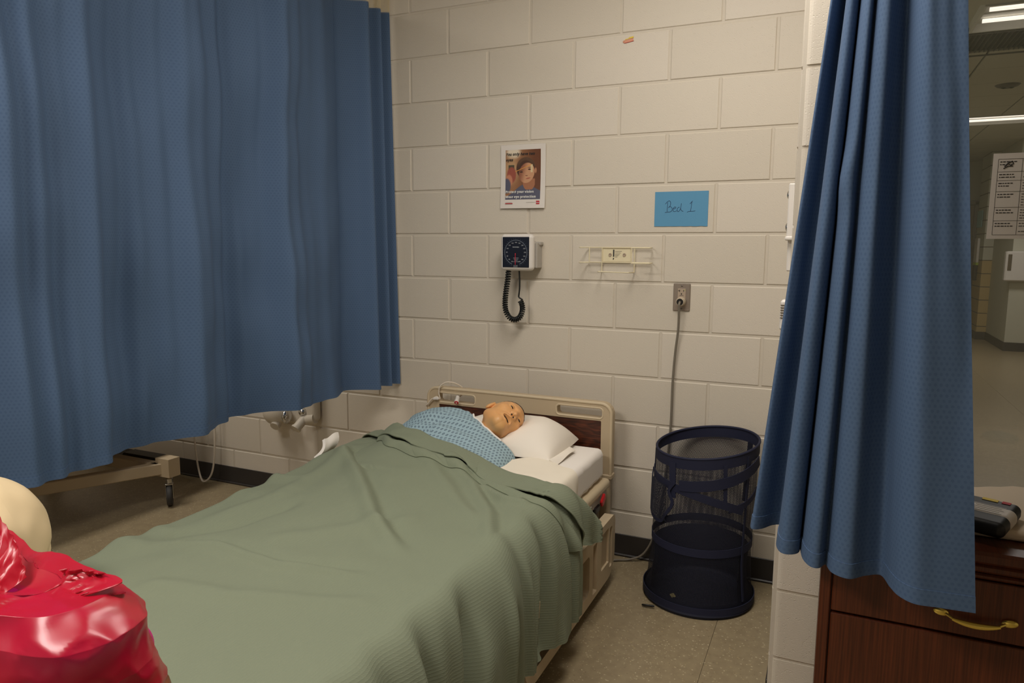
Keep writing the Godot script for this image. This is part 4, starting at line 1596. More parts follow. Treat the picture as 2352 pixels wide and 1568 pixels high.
func build_manikin() -> void:
	head_b = Basis(Vector3(-0.4958, 0.8683, 0.0178), Vector3(0.8513, 0.4818, 0.2078), Vector3(0.1719, 0.1182, -0.978)).orthonormalized()
	head_bi = head_b.inverse()
	var t := thing("patient_manikin", "tan plastic patient manikin in a blue printed gown lying in the bed with head turned", "manikin")
	var b := Mb.new()
	nets(b, Vector3(0.345, 0.53, 0.255), Vector3(0.60, 0.79, 0.585), 0.0032, body_sdf)
	nets(b, Vector3(-0.04, 0.50, 0.40), Vector3(0.56, 0.70, 1.12), 0.011, func(p): return maxf(body_sdf(p), -(p.z - 0.50 + 0.6 * maxf(0.0, 0.36 - p.x))))
	part("body", b, M.skin, t)
	# dark hair cap behind the forehead seam
	var hb := Mb.new()
	nets(hb, Vector3(0.37, 0.56, 0.25), Vector3(0.60, 0.79, 0.45), 0.0036, func(w):
		var q: Vector3 = head_bi * (w - HEAD_C) / HEAD_S
		var d := ell(q, Vector3(0, -0.018, 0.030), Vector3(0.0790, 0.1010, 0.0935))
		return maxf(d, -(q.z * 0.90 - q.y * 0.43 - 0.066)))
	part("hair", hb, M.hair, t, "dark painted hair")
	for s in [-1.0, 1.0]:
		var eb := Mb.new()
		eb.sphere(HEAD_C + head_b * (Vector3(s * 0.031, 0.0712, 0.0025) * HEAD_S), Vector3(0.0130, 0.0115, 0.0065), head_b, 16, 10)
		part("eye", eb, M.eye_dark, t, "dark half closed eye")
		var mo := Mb.new()
		mo.sphere(HEAD_C + head_b * (Vector3(s * 0.0070, 0.0925, -0.0350) * HEAD_S), Vector3(0.0048, 0.0042, 0.0048), head_b, 12, 8)
		part("nostril", mo, M.eye_dark, t)
	var mc := Mb.new()
	mc.sphere(HEAD_C + head_b * (Vector3(0, 0.0730, -0.0660) * HEAD_S), Vector3(0.0255, 0.0085, 0.0110), head_b, 20, 10)
	part("mouth", mc, M.mouth_dark, t, "open dark mouth")
	# gown
	var ng := noise(101, 7.0, FastNoiseLite.TYPE_SIMPLEX_SMOOTH, 3)
	var gf := func(u: float, v: float) -> Vector3:
		var x := lerpf(-0.030, 0.582, u)
		var z0 := gown_collar(x)
		var z := lerpf(z0, 0.97, v)
		var y := gown_h(x, z)
		var edge := smoothstep(0.0, 0.035, z - z0)
		var free := smoothstep(0.30, 0.37, x)
		y = lerpf(lerpf(0.60, y, 0.35 + 0.65 * edge), y - 0.004 * (1.0 - edge), free)
		y += 0.005 * ng.get_noise_2d(x * 1.4 + z, z * 0.6) * smoothstep(-0.05, 0.05, x)
		y += 0.008 * exp(-pow((z - 0.475 - 0.45 * (x - 0.1)) / 0.014, 2.0)) * smoothstep(-0.02, 0.04, x) * (1.0 - smoothstep(0.14, 0.24, x))
		y -= 0.007 * exp(-pow((z - 0.56 - 0.20 * (x - 0.3)) / 0.020, 2.0)) * smoothstep(0.2, 0.3, x) * (1.0 - smoothstep(0.46, 0.54, x))
		return Vector3(x, y, z)
	var guv := func(u: float, v: float, p: Vector3) -> Vector2:
		return Vector2(p.x * 1.12 + (p.y - 0.6) * (0.9 if p.x > 0.26 else -0.9) * -1.0, p.z)
	var gb := Mb.new()
	gb.grid(120, 80, gf, guv, 0.0024, Vector3.UP)
	part("gown", gb, M.gown, t, "pale blue gown with dark ring flower print")
	var tp := []
	for i in 24:
		var u := lerpf(0.585, 0.900, i / 23.0)
		tp.append(gf.call(u, 0.0) + Vector3(0, 0.001, 0.0))
	var tb := Mb.new()
	tb.tube(tp, 0.0042, 8)
	part("collar_trim", tb, M.sheet_white, t, "white neckline trim")

# ------------------------------------------------------------------ things on the wall
func poster_image() -> Image:
	var w := 240
	var h := 304
	var im := Image.create(w, h, false, Image.FORMAT_RGB8)
	var ns := noise(201, 0.03, FastNoiseLite.TYPE_SIMPLEX_SMOOTH, 3)
	for y in h:
		for x in w:
			var u := float(x) / w
			var v := float(y) / h
			var c := Color(0.62, 0.44, 0.30).lerp(Color(0.42, 0.25, 0.15), smoothstep(0.3, 0.95, u + 0.2 * v))
			c = c.lerp(Color(0.90, 0.84, 0.74), smoothstep(0.28, 0.12, Vector2(u - 0.22, (v - 0.05) * 1.6).length()))
			c = c.lerp(Color(0.76, 0.62, 0.46), smoothstep(0.30, 0.10, Vector2(u - 0.16, (v - 0.40) * 0.8).length()) * 0.8)
			if u > 0.08 and u < 0.25 and v > 0.30 and v < 0.39:
				c = Color(0.30, 0.29, 0.22)
			# raised hand
			c = c.lerp(Color(0.62, 0.33, 0.26), smoothstep(0.02, -0.02, Vector2((u - 0.17) * 1.0, (v - 0.50) * 0.8).length() - 0.13))
			c = c.lerp(Color(0.78, 0.52, 0.40), smoothstep(0.02, -0.02, Vector2((u - 0.10) * 1.0, (v - 0.62) * 0.8).length() - 0.10))
			# jumper
			var sh := v - (0.70 + 0.55 * pow(absf(u - 0.62), 1.6) + 0.02 * sin(u * 9.0))
			c = c.lerp(Color(0.35, 0.35, 0.42), smoothstep(-0.012, 0.012, sh))
			c = c.lerp(Color(0.35, 0.35, 0.42), smoothstep(0.02, -0.02, Vector2(u - 0.03, (v - 0.72) * 0.8).length() - 0.12))
			# neck, hair, face
			if u > 0.50 and u < 0.84 and v > 0.58 and v < 0.80 and Vector2(u - 0.67, (v - 0.62) * 0.9).length() < 0.185:
				c = Color(0.66, 0.44, 0.31)
			var hd := Vector2((u - 0.575) / 0.265, (v - 0.37) / 0.215)
			c = c.lerp(Color(0.30, 0.20, 0.14), smoothstep(1.04, 0.96, hd.length()))
			c = c.lerp(Color(0.42, 0.31, 0.22), smoothstep(0.25, 0.05, absf(hd.length() - 0.88)) * smoothstep(0.0, -0.6, hd.y) * 0.7)
			var fc := Vector2(((u - 0.605) * 0.97 + (v - 0.46) * 0.12) / 0.215, (v - 0.465) / 0.205)
			var fm := smoothstep(1.03, 0.95, fc.length())
			var fcol := Color(0.80, 0.60, 0.45).lerp(Color(0.58, 0.36, 0.26), smoothstep(0.1, -0.9, fc.x + 0.2 * fc.y))
			c = c.lerp(fcol, fm)
			c = c.lerp(Color(0.74, 0.52, 0.38), smoothstep(0.01, -0.01, Vector2((u - 0.855), (v - 0.42) * 0.55).length() - 0.03))
			# eyes, nose, mouth, brows
			for e in [[0.45, 0.445], [0.685, 0.395]]:
				c = c.lerp(Color(0.20, 0.14, 0.11), smoothstep(1.0, 0.6, Vector2((u - e[0]) / 0.055, (v - e[1]) / 0.018).length()) * 0.85)
				c = c.lerp(Color(0.34, 0.22, 0.15), smoothstep(1.0, 0.5, Vector2((u - e[0]) / 0.075, (v - e[1] + 0.038) / 0.012).length()) * 0.6)
			c = c.lerp(Color(0.46, 0.27, 0.20), smoothstep(1.0, 0.4, Vector2((u - 0.60) / 0.05, (v - 0.520) / 0.012).length()) * 0.8)
			c = c.lerp(Color(0.66, 0.33, 0.27), smoothstep(1.0, 0.5, Vector2((u - 0.645) / 0.085, (v - 0.575 + (u - 0.645) * 0.15) / 0.016).length()) * 0.85)
			# safety glasses rim
			var ln := absf(v - (0.435 - 0.30 * (u - 0.28)))
			if u > 0.28 and u < 0.74:
				c = c.lerp(Color(0.86, 0.60, 0.26), smoothstep(0.010, 0.004, ln))
			if u > 0.715 and u < 0.775 and v > 0.30 + (0.745 - u) * 0.2 and v < 0.455:
				c = c.lerp(Color(0.90, 0.84, 0.66), 0.75)
			c = c.lerp(Color(0.80, 0.72, 0.60), smoothstep(0.62, 0.75, ns.get_noise_2d(x * 3.0, y * 2.0)) * (1.0 if u > 0.75 and v < 0.42 else 0.0) * 0.6)
			var g := 0.02 * ns.get_noise_2d(x * 5.0, y * 5.0)
			im.set_pixel(x, y, Color(c.r + g, c.g + g, c.b + g))
	return im

func build_wall_things() -> void:
	# laminated safety poster
	var po := thing("safety_poster", "laminated eye safety poster taped to the block wall", "poster")
	po.position = Vector3(0.379, 1.677, 0.0)
	po.rotation.z = -0.006
	var pf := func(u: float, v: float) -> Vector3:
		return Vector3((u - 0.5) * 0.216, (v - 0.5) * 0.278, 0.005 + 0.006 * pow(absf(v - 0.55), 2.0) * 4.0 * (0.5 + 0.5 * u))
	var pb := Mb.new()
	pb.grid(10, 12, pf, null, 0.0012, Vector3(0, 0, 1))
	part("sheet", pb, M.paper_white, po)
	var ph := Mb.new()
	ph.grid(10, 12, func(u, v): return pf.call(lerpf(0.108, 0.895, u), lerpf(0.140, 0.920, v)) + Vector3(0, 0, 0.0010), func(u, v, _p): return Vector2(u, 1.0 - v), 0.0, Vector3(0, 0, 1))
	var pm := mat("poster_photo", Color.WHITE, 0.3)
	pm.albedo_texture = tex(poster_image())
	part("photograph", ph, pm, po)
	var tz := 0.0125
	var t1 := Mb.new()
	text_into(t1, "You only have two", 0.0114, Vector3(-0.0815, 0.098, 0.0095), Basis(), true, true, HORIZONTAL_ALIGNMENT_LEFT)
	text_into(t1, "eyes", 0.0114, Vector3(-0.0815, 0.0735, 0.0088), Basis(), true, true, HORIZONTAL_ALIGNMENT_LEFT)
	part("headline", t1, M.print_black, po)
	var t2 := Mb.new()
	text_into(t2, "Protect your vision", 0.0108, Vector3(-0.0825, -0.0665, 0.0095), Basis(), true, false, HORIZONTAL_ALIGNMENT_LEFT)
	text_into(t2, "Wear eye protection", 0.0108, Vector3(-0.0825, -0.0885, 0.0100), Basis(), true, false, HORIZONTAL_ALIGNMENT_LEFT)
	part("slogan", t2, M.print_white, po)
	var lg := Mb.new()
	lg.box(Vector3(0.0755, -0.1145, tz - 0.001), Vector3(0.016, 0.015, 0.0008))
	part("red_square", lg, M.print_red, po)
	var rs := Mb.new()
	rs.box(Vector3(-0.065, -0.1175, tz - 0.001), Vector3(0.036, 0.0035, 0.0008))
	part("red_strip", rs, M.print_red, po)
	var sm := Mb.new()
	text_into(sm, "ccsw", 0.0045, Vector3(0.0755, -0.1145, tz - 0.0002), Basis(), true)
	part("mark_lettering", sm, M.print_white, po)
	var fp := Mb.new()
	for k in 9:
		fp.box(Vector3(0.022 + 0.0048 * k, -0.113, tz - 0.001), Vector3(0.0038, 0.0011, 0.0006))
	for k in 6:
		fp.box(Vector3(-0.080 + 0.0055 * k, -0.1115, tz - 0.001), Vector3(0.0042, 0.0009, 0.0006))
	var fo := part("fine_print", fp, M.gauge_grey, po)
	fo.set_meta("kind", "stuff")
	# hand lettered bed sign
	var bs := thing("bed_sign", "blue card reading Bed 1 on the block wall", "sign")
	bs.position = Vector3(1.0825, 1.5235, 0.0015)
	var cb := Mb.new()
	cb.grid(16, 6, func(u, v):
		var x: float = (u - 0.5) * 0.2165
		var low := 0.0006 * sin(u * 31.0) + 0.0005 * sin(u * 67.0)
		return Vector3(x, lerpf(-0.070 + low, 0.0705, v), 0.0008), null, 0.0008, Vector3(0, 0, 1))
	part("card", cb, M.paper_blue, bs)
	var strokes := [
		[[695, 545], [692, 700], [690, 870]],
		[[615, 600], [670, 535], [725, 492], [770, 492], [800, 540], [802, 610], [780, 680], [725, 735]],
		[[725, 735], [785, 692], [835, 715], [870, 775], [855, 840], [800, 880], [700, 890], [610, 905]],
		[[905, 775], [960, 770], [1000, 730], [975, 708], [930, 730], [900, 790], [910, 850], [960, 872], [1040, 845]],
		[[1135, 720], [1085, 730], [1050, 790], [1060, 852], [1095, 875], [1140, 830], [1170, 760], [1185, 670], [1197, 585]],
		[[1170, 750], [1190, 820], [1230, 855], [1275, 870]],
		[[1500, 605], [1545, 560], [1592, 505]],
		[[1575, 530], [1560, 620], [1545, 760], [1530, 870]],
		[[1410, 905], [1450, 882], [1530, 872], [1620, 872], [1702, 858]]]
	for st in strokes:
		var pts := []
		for q in st:
			pts.append(Vector3(((q[0] - 225.0) / 1925.0 - 0.5) * 0.2165, (0.5 - (q[1] - 160.0) / 1245.0) * 0.1405, 0.0012))
		var sb := Mb.new()
		sb.tube(spline3(pts, 5), 0.0010, 6)
		part("pen_stroke", sb, M.ink, bs)
	# torn sticker high on the wall
	var sk := thing("sticker_scrap", "small torn yellow and pink sticker high on the wall", "sticker")
	sk.position = Vector3(0.844, 2.2095, 0.0012)
	sk.rotation.z = 0.14
	var k1 := Mb.new()
	k1.box(Vector3(0, -0.004, 0), Vector3(0.040, 0.012, 0.0006))
	k1.box(Vector3(-0.021, -0.003, 0), Vector3(0.006, 0.007, 0.0006))
	part("pink_layer", k1, M.label_pink, sk)
	var k2 := Mb.new()
	k2.box(Vector3(0.012, 0.006, 0.0004), Vector3(0.020, 0.006, 0.0006))
	k2.box(Vector3(-0.006, 0.004, 0.0004), Vector3(0.016, 0.003, 0.0006))
	part("yellow_layer", k2, M.label_yellow, sk)
	var k3 := Mb.new()
	k3.box(Vector3(0.001, -0.0095, 0.0005), Vector3(0.040, 0.0014, 0.0006))
	part("red_edge", k3, M.print_red, sk)
	# blood pressure gauge
	var g := thing("blood_pressure_gauge", "square wall blood pressure gauge with dark dial and coiled black tube", "gauge")
	g.position = Vector3(0.389, 1.342, 0.0)
	var bk := Mb.new()
	bk.box(Vector3(0.058, -0.012, 0.030), Vector3(0.052, 0.112, 0.060), 0.003)
	bk.box(Vector3(0.060, 0.040, 0.018), Vector3(0.060, 0.014, 0.036), 0.002)
	part("bracket", bk, M.gauge_grey, g)
	var scw := Mb.new()
	scw.sphere(Vector3(0.058, 0.0475, 0.028), Vector3(0.005, 0.003, 0.005))
	part("bracket_screw", scw, M.chrome, g)
	var cs := Mb.new()
	rounded_box(cs, Vector3(0, 0, 0.078), Vector3(0.156, 0.160, 0.040), 0.018, 5, 1)
	part("case", cs, M.gauge_white, g)
	var df := Mb.new()
	rounded_box(df, Vector3(-0.001, 0.001, 0.0955), Vector3(0.128, 0.134, 0.008), 0.0035, 3, 1)
	var dface := part("dial", df, M.dial_navy, g)
	var dz := 0.1005
	var ring := Mb.new()
	var rp := []
	var rn := []
	for k in 61:
		var a := deg_to_rad(-90.0 - 20.0 - 320.0 * k / 60.0)
		rp.append(Vector3(cos(a) * 0.0535, sin(a) * 0.0535, dz))
		rn.append(Vector3(0, 0, 1))
	ring.strap(rp, rn, 0.0028, 0.0004)
	for k in 33:
		var a := deg_to_rad(-110.0 - 10.0 * k)
		var d := Vector3(cos(a), sin(a), 0)
		ring.box(d * 0.0595 + Vector3(0, 0, dz), Vector3(0.006 if k % 2 == 0 else 0.004, 0.0006, 0.0004), 0.0, Basis(Vector3(0, 0, 1), a))
	part("scale", ring, M.dial_grey, dface)
	var num := Mb.new()
	for k in 15:
		var a := deg_to_rad(-90.0 - 24.0 - 312.0 * k / 14.0)
		text_into(num, str(20 + 20 * k), 0.0046, Vector3(cos(a) * 0.0435, sin(a) * 0.0435, dz))
	text_into(num, "WelchAllyn", 0.0042, Vector3(0, 0.0235, dz), Basis(), true)
	for k in 4:
		num.box(Vector3(0.001, -0.024 - 0.0055 * k, dz), Vector3(0.026 - 0.005 * (k % 3), 0.0011, 0.0004))
	for k in 2:
		num.box(Vector3(-0.001, -0.057 - 0.005 * k, dz), Vector3(0.020, 0.0012, 0.0004))
	part("numerals", num, M.dial_print, dface)
	var nd := Mb.new()
	nd.box(Vector3(-0.0015, -0.030, dz + 0.002), Vector3(0.0022, 0.048, 0.0008))
	nd.sphere(Vector3(-0.0015, -0.006, dz + 0.001), Vector3(0.0025, 0.0025, 0.0015))
	part("needle", nd, M.needle, g)
	var cp := spline3([Vector3(-0.046, -0.078, 0.075), Vector3(-0.052, -0.120, 0.070), Vector3(-0.060, -0.165, 0.068), Vector3(-0.066, -0.215, 0.066), Vector3(-0.064, -0.255, 0.066), Vector3(-0.048, -0.288, 0.066), Vector3(-0.022, -0.300, 0.066), Vector3(0.004, -0.290, 0.066), Vector3(0.018, -0.262, 0.066), Vector3(0.018, -0.235, 0.066), Vector3(0.008, -0.212, 0.066)], 8)
	var acc := [0.0]
	for k in range(1, cp.size()):
		acc.append(acc[k - 1] + (cp[k] as Vector3).distance_to(cp[k - 1]))
	var total: float = acc[acc.size() - 1]
	var hp := []
	var turns := 37.0
	for k in 900:
		var f := k / 899.0
		var wt := f + 0.045 * sin(PI * f) * -1.0
		var sd := f * total
		var j := 0
		while j < acc.size() - 2 and acc[j + 1] < sd:
			j += 1
		var fr: float = (sd - acc[j]) / maxf(acc[j + 1] - acc[j], 1e-6)
		var p: Vector3 = (cp[j] as Vector3).lerp(cp[j + 1], fr)
		var d: Vector3 = ((cp[j + 1] as Vector3) - (cp[j] as Vector3)).normalized()
		var sidev := d.cross(Vector3(0, 0, 1)).normalized()
		var a := TAU * turns * wt
		hp.append(p + (sidev * cos(a) + Vector3(0, 0, 1) * sin(a)) * 0.0098)
	hp.append(Vector3(0.004, -0.200, 0.068))
	for q in spline3([Vector3(0.001, -0.195, 0.068), Vector3(0.006, -0.16, 0.07), Vector3(0.007, -0.12, 0.072), Vector3(0.006, -0.078, 0.075)], 6):
		hp.append(q)
	var ct := Mb.new()
	ct.tube(hp, 0.0036, 7)
	part("coiled_tube", ct, M.coil_black, g, "coiled black air tube")
	# wire rack
	var rk := thing("wire_rack", "ivory wire box holder screwed to the block wall", "wire rack")
	var r := 0.0026
	for y in [1.366, 1.303]:
		var wb := Mb.new()
		wb.tube(spline_corner([Vector3(0.724, y, 0.092), Vector3(0.678, y, 0.092), Vector3(0.690, y, 0.012), Vector3(0.972, y, 0.012), Vector3(0.982, y - 0.001, 0.092), Vector3(0.905, y - 0.001, 0.092)], 0.008), r, 8)
		part("wire_arm", wb, M.rack_ivory, rk)
	for x in [0.724, 0.905]:
		var wv := Mb.new()
		wv.tube([Vector3(x, 1.303, 0.092), Vector3(x, 1.366, 0.092)], r, 8)
		part("wire_upright", wv, M.rack_ivory, rk)
	var wu := Mb.new()
	wu.tube(spline_corner([Vector3(0.755, 1.366, 0.012), Vector3(0.755, 1.262, 0.012), Vector3(0.760, 1.265, 0.085), Vector3(0.893, 1.263, 0.085), Vector3(0.897, 1.262, 0.012), Vector3(0.897, 1.366, 0.012)], 0.006), r, 8)
	part("wire_basket", wu, M.rack_ivory, rk)
	var pl_ := Mb.new()
	pl_.box(Vector3(0.8165, 1.334, 0.006), Vector3(0.126, 0.058, 0.006), 0.002)
	var plo := part("plate", pl_, M.rack_ivory, rk)
	for x in [0.790, 0.852]:
		var sc := Mb.new()
		sc.lathe([Vector2(0.0, 0.001), Vector2(0.0025, 0.001), Vector2(0.003, 0.0025), Vector2(0.0065, 0.003), Vector2(0.0075, 0.0)], 16, Transform3D(Basis(Vector3(1, 0, 0), PI / 2), Vector3(x, 1.335, 0.009)))
		part("screw", sc, M.outlet_grey, plo)
	var kn := Mb.new()
	kn.box(Vector3(0.8055, 1.342, 0.0094), Vector3(0.0055, 0.030, 0.0008))
	kn.quad(Vector3(0.8028, 1.322, 0.0096), Vector3(0.8082, 1.322, 0.0096), Vector3(0.8065, 1.316, 0.0096), Vector3(0.8028, 1.313, 0.0096), Vector3(0, 0, 1))
	part("blade_mark", kn, M.print_black, plo)
	var lt := Mb.new()
	for q in [[0.350, 0.030], [0.343, 0.025], [0.336, 0.021], [0.331, 0.016], [0.326, 0.011]]:
		lt.box(Vector3(0.811 + q[1] * 0.5, 1.0 + q[0], 0.0094), Vector3(q[1], 0.0012, 0.0006))
	part("plate_print", lt, M.window_metal, plo)
	# outlet
	var ou := thing("wall_outlet", "steel wall outlet plate with a plug in its lower socket", "outlet")
	ou.position = Vector3(1.0985, 1.1635, 0.0)
	var op := Mb.new()
	op.box(Vector3(0, 0, 0.003), Vector3(0.070, 0.114, 0.006), 0.0035)
	part("faceplate", op, M.steel, ou)
	var oi := Mb.new()
	oi.box(Vector3(0, 0.002, 0.0065), Vector3(0.033, 0.068, 0.003), 0.001)
	var oio := part("receptacle", oi, M.outlet_grey, ou)
	var os := Mb.new()
	os.box(Vector3(-0.0085, 0.027, 0.0082), Vector3(0.0022, 0.0075, 0.0008))
	os.box(Vector3(-0.0115, 0.027, 0.0082), Vector3(0.006, 0.0022, 0.0008))
	os.box(Vector3(0.0075, 0.027, 0.0082), Vector3(0.0022, 0.0070, 0.0008))
	os.lathe([Vector2(0.0, 0.0006), Vector2(0.0027, 0.0006), Vector2(0.0027, 0.0)], 12, Transform3D(Basis(Vector3(1, 0, 0), PI / 2), Vector3(-0.0005, 0.014, 0.0080)))
	os.box(Vector3(0, 0.0075, 0.0082), Vector3(0.016, 0.0012, 0.0006))
	part("slots", os, M.black_plastic, oio)
	var ol := Mb.new()
	ol.box(Vector3(0.0125, 0.0305, 0.0082), Vector3(0.004, 0.002, 0.0008))
	part("indicator", ol, M.led_green, oio)
	for y in [0.047, -0.047]:
		var sc := Mb.new()
		sc.sphere(Vector3(0.0, y, 0.006), Vector3(0.0038, 0.0038, 0.0016))
		part("screw", sc, M.screw, ou)
	var pc := thing("power_cord", "grey power cord plugged into the outlet and running down behind the hamper", "cord")
	var pg := Mb.new()
	var px := Transform3D(Basis(Vector3(1, 0, 0), PI / 2), Vector3(1.0985, 1.146, 0.008))
	pg.lathe([Vector2(0.0195, 0.0), Vector2(0.0195, 0.012), Vector2(0.0175, 0.014), Vector2(0.0175, 0.028), Vector2(0.0145, 0.032), Vector2(0.0135, 0.031)], 24, px)
	part("plug", pg, M.plug_clear, pc)
	var pk := Mb.new()
	pk.lathe([Vector2(0.0136, 0.026), Vector2(0.0136, 0.0315), Vector2(0.0, 0.0315)], 20, px)
	part("plug_cap", pk, M.black_plastic, pc)
	var cc := Mb.new()
	cc.tube(spline3([Vector3(1.0985, 1.147, 0.036), Vector3(1.0980, 1.138, 0.047), Vector3(1.0975, 1.12, 0.045), Vector3(1.0940, 1.03, 0.03), Vector3(1.083, 0.93, 0.02), Vector3(1.076, 0.80, 0.016), Vector3(1.074, 0.62, 0.015), Vector3(1.062, 0.42, 0.014), Vector3(1.042, 0.25, 0.014), Vector3(1.018, 0.12, 0.022), Vector3(0.975, 0.035, 0.03), Vector3(0.915, 0.0075, 0.05), Vector3(0.86, 0.007, 0.08), Vector3(0.74, 0.007, 0.17), Vector3(0.62, 0.007, 0.35)], 6), 0.0048, 8)
	part("cable", cc, M.cord_grey, pc)
	# nurse call cord over the headboard
	var nc := thing("call_button_cord", "white call button cord with red button looped through the headboard slot", "call button")
	var nw := Mb.new()
	nw.tube(spline3([Vector3(-0.07, 0.50, 0.075), Vector3(-0.055, 0.60, 0.10), Vector3(-0.045, 0.625, 0.148), Vector3(-0.020, 0.648, 0.150), Vector3(0.008, 0.672, 0.147), Vector3(0.028, 0.664, 0.146), Vector3(0.024, 0.690, 0.150), Vector3(0.030, 0.720, 0.152), Vector3(0.055, 0.742, 0.145), Vector3(0.085, 0.741, 0.125), Vector3(0.108, 0.722, 0.095), Vector3(0.118, 0.700, 0.080), Vector3(0.117, 0.682, 0.092), Vector3(0.115, 0.674, 0.130)], 7), 0.0030, 8)
	nw.tube(spline3([Vector3(-0.066, 0.50, 0.080), Vector3(-0.048, 0.598, 0.104), Vector3(-0.034, 0.630, 0.150), Vector3(-0.012, 0.660, 0.154), Vector3(0.018, 0.668, 0.150)], 6), 0.0028, 8)
	part("cord", nw, M.cord_white, nc)
	var kc := Mb.new()
	kc.box(Vector3(0.010, 0.664, 0.152), Vector3(0.030, 0.012, 0.012), 0.003, Basis(Vector3(0, 0, 1), 0.1))
	part("cord_clip", kc, M.gauge_white, nc)
	var ax := Vector3(0.22, -0.55, 0.80).normalized()
	var bbs := Basis(Quaternion(Vector3.UP, ax))
	var px2 := Transform3D(bbs, Vector3(0.114, 0.681, 0.128))
	var hd := Mb.new()
	hd.lathe([Vector2(0.0, -0.002), Vector2(0.007, 0.0), Vector2(0.0095, 0.006), Vector2(0.0095, 0.018), Vector2(0.0088, 0.0185), Vector2(0.0088, 0.020), Vector2(0.0098, 0.0205), Vector2(0.0098, 0.026), Vector2(0.009, 0.0265), Vector2(0.009, 0.028), Vector2(0.0105, 0.029), Vector2(0.0112, 0.040), Vector2(0.0100, 0.042), Vector2(0.0, 0.042)], 24, px2)
	part("handle", hd, M.gauge_white, nc)
	var rb := Mb.new()
	rb.lathe([Vector2(0.0100, 0.040), Vector2(0.0100, 0.0436), Vector2(0.0088, 0.0448), Vector2(0.0, 0.0448)], 24, px2)
	part("button", rb, M.red_plastic, nc, "red push button")
	var cr := Mb.new()
	cr.box(px2 * Vector3(0, 0.0451, 0), Vector3(0.008, 0.0005, 0.0024), 0.0, bbs)
	cr.box(px2 * Vector3(0, 0.0451, 0), Vector3(0.0024, 0.0005, 0.008), 0.0, bbs)
	part("cross_mark", cr, M.print_white, nc)
	# fittings on the side of the wall end
	var ra := thing("wall_bar", "narrow white wall bar with chrome knobs on the side of the wall end", "wall bar")
	var rab := Mb.new()
	rab.box(Vector3(1.544, 1.475, 0.60), Vector3(0.030, 0.17, 0.060), 0.003)
	rab.box(Vector3(1.542, 1.395, 0.60), Vector3(0.034, 0.012, 0.070), 0.003)
	rab.box(Vector3(1.546, 1.345, 0.60), Vector3(0.026, 0.10, 0.030), 0.003)
	part("bar", rab, M.gauge_white, ra)
	var rac := Mb.new()
	for y in [1.528, 1.43]:
		rac.sphere(Vector3(1.5285, y, 0.60), Vector3(0.006, 0.013, 0.013))
	part("knob", rac, M.chrome, ra)
	var vt := thing("vent_box", "small white slotted box on the side of the wall end", "vent box")
	var vb := Mb.new()
	rounded_box(vb, Vector3(1.549, 1.180, 0.85), Vector3(0.022, 0.085, 0.05), 0.008, 3, 1)
	part("housing", vb, M.gauge_white, vt)
	var vs := Mb.new()
	for k in 6:
		vs.box(Vector3(1.5445, 1.208 - 0.007 * k, 0.8755), Vector3(0.010, 0.003, 0.001))
	part("slots", vs, M.hall_brown, vt)

# polyline with rounded corners
func spline_corner(pts: Array, r: float) -> Array:
	var out := [pts[0]]
	for i in range(1, pts.size() - 1):
		var p: Vector3 = pts[i]
		var a: Vector3 = (pts[i - 1] - p)
		var b: Vector3 = (pts[i + 1] - p)
		var ra := minf(r, a.length() * 0.45)
		var rb := minf(r, b.length() * 0.45)
		var p0 := p + a.normalized() * ra
		var p1 := p + b.normalized() * rb
		for k in 6:
			var f := k / 5.0
			out.append(p0 * (1 - f) * (1 - f) + p * 2.0 * f * (1 - f) + p1 * f * f)
	out.append(pts[pts.size() - 1])
	return out

# ------------------------------------------------------------------ hamper
func ham(a: float, h: float) -> Vector3:
	# point on the hamper wall: angle a (0 = +x, PI/2 = towards the viewer), h from 0 floor to 1 top
	var r := pl([0.0, 0.10, 0.35, 0.42, 0.7, 1.0], [0.212, 0.198, 0.188, 0.190, 0.192, 0.192], h)
	var cx := lerpf(1.245, 1.257, h)
	var cz := lerpf(0.222, 0.203, h)
	var tilt := 0.035 * h * h * (0.6 * cos(a) - 0.55 * sin(a))
	return Vector3(cx + r * cos(a), 0.022 + h * 0.595 + tilt, cz + r * sin(a) * 0.98)

func ham_n(a: float) -> Vector3:
	return Vector3(cos(a), 0, sin(a))

func ham_band(mb: Mb, path: Array, width: float, lift: float) -> void:
	var pts := []
	var ns := []
	for q in path:
		pts.append(ham(q[0], q[1]) + ham_n(q[0]) * lift)
		ns.append(ham_n(q[0]))
	mb.strap(pts, ns, width, 0.003)

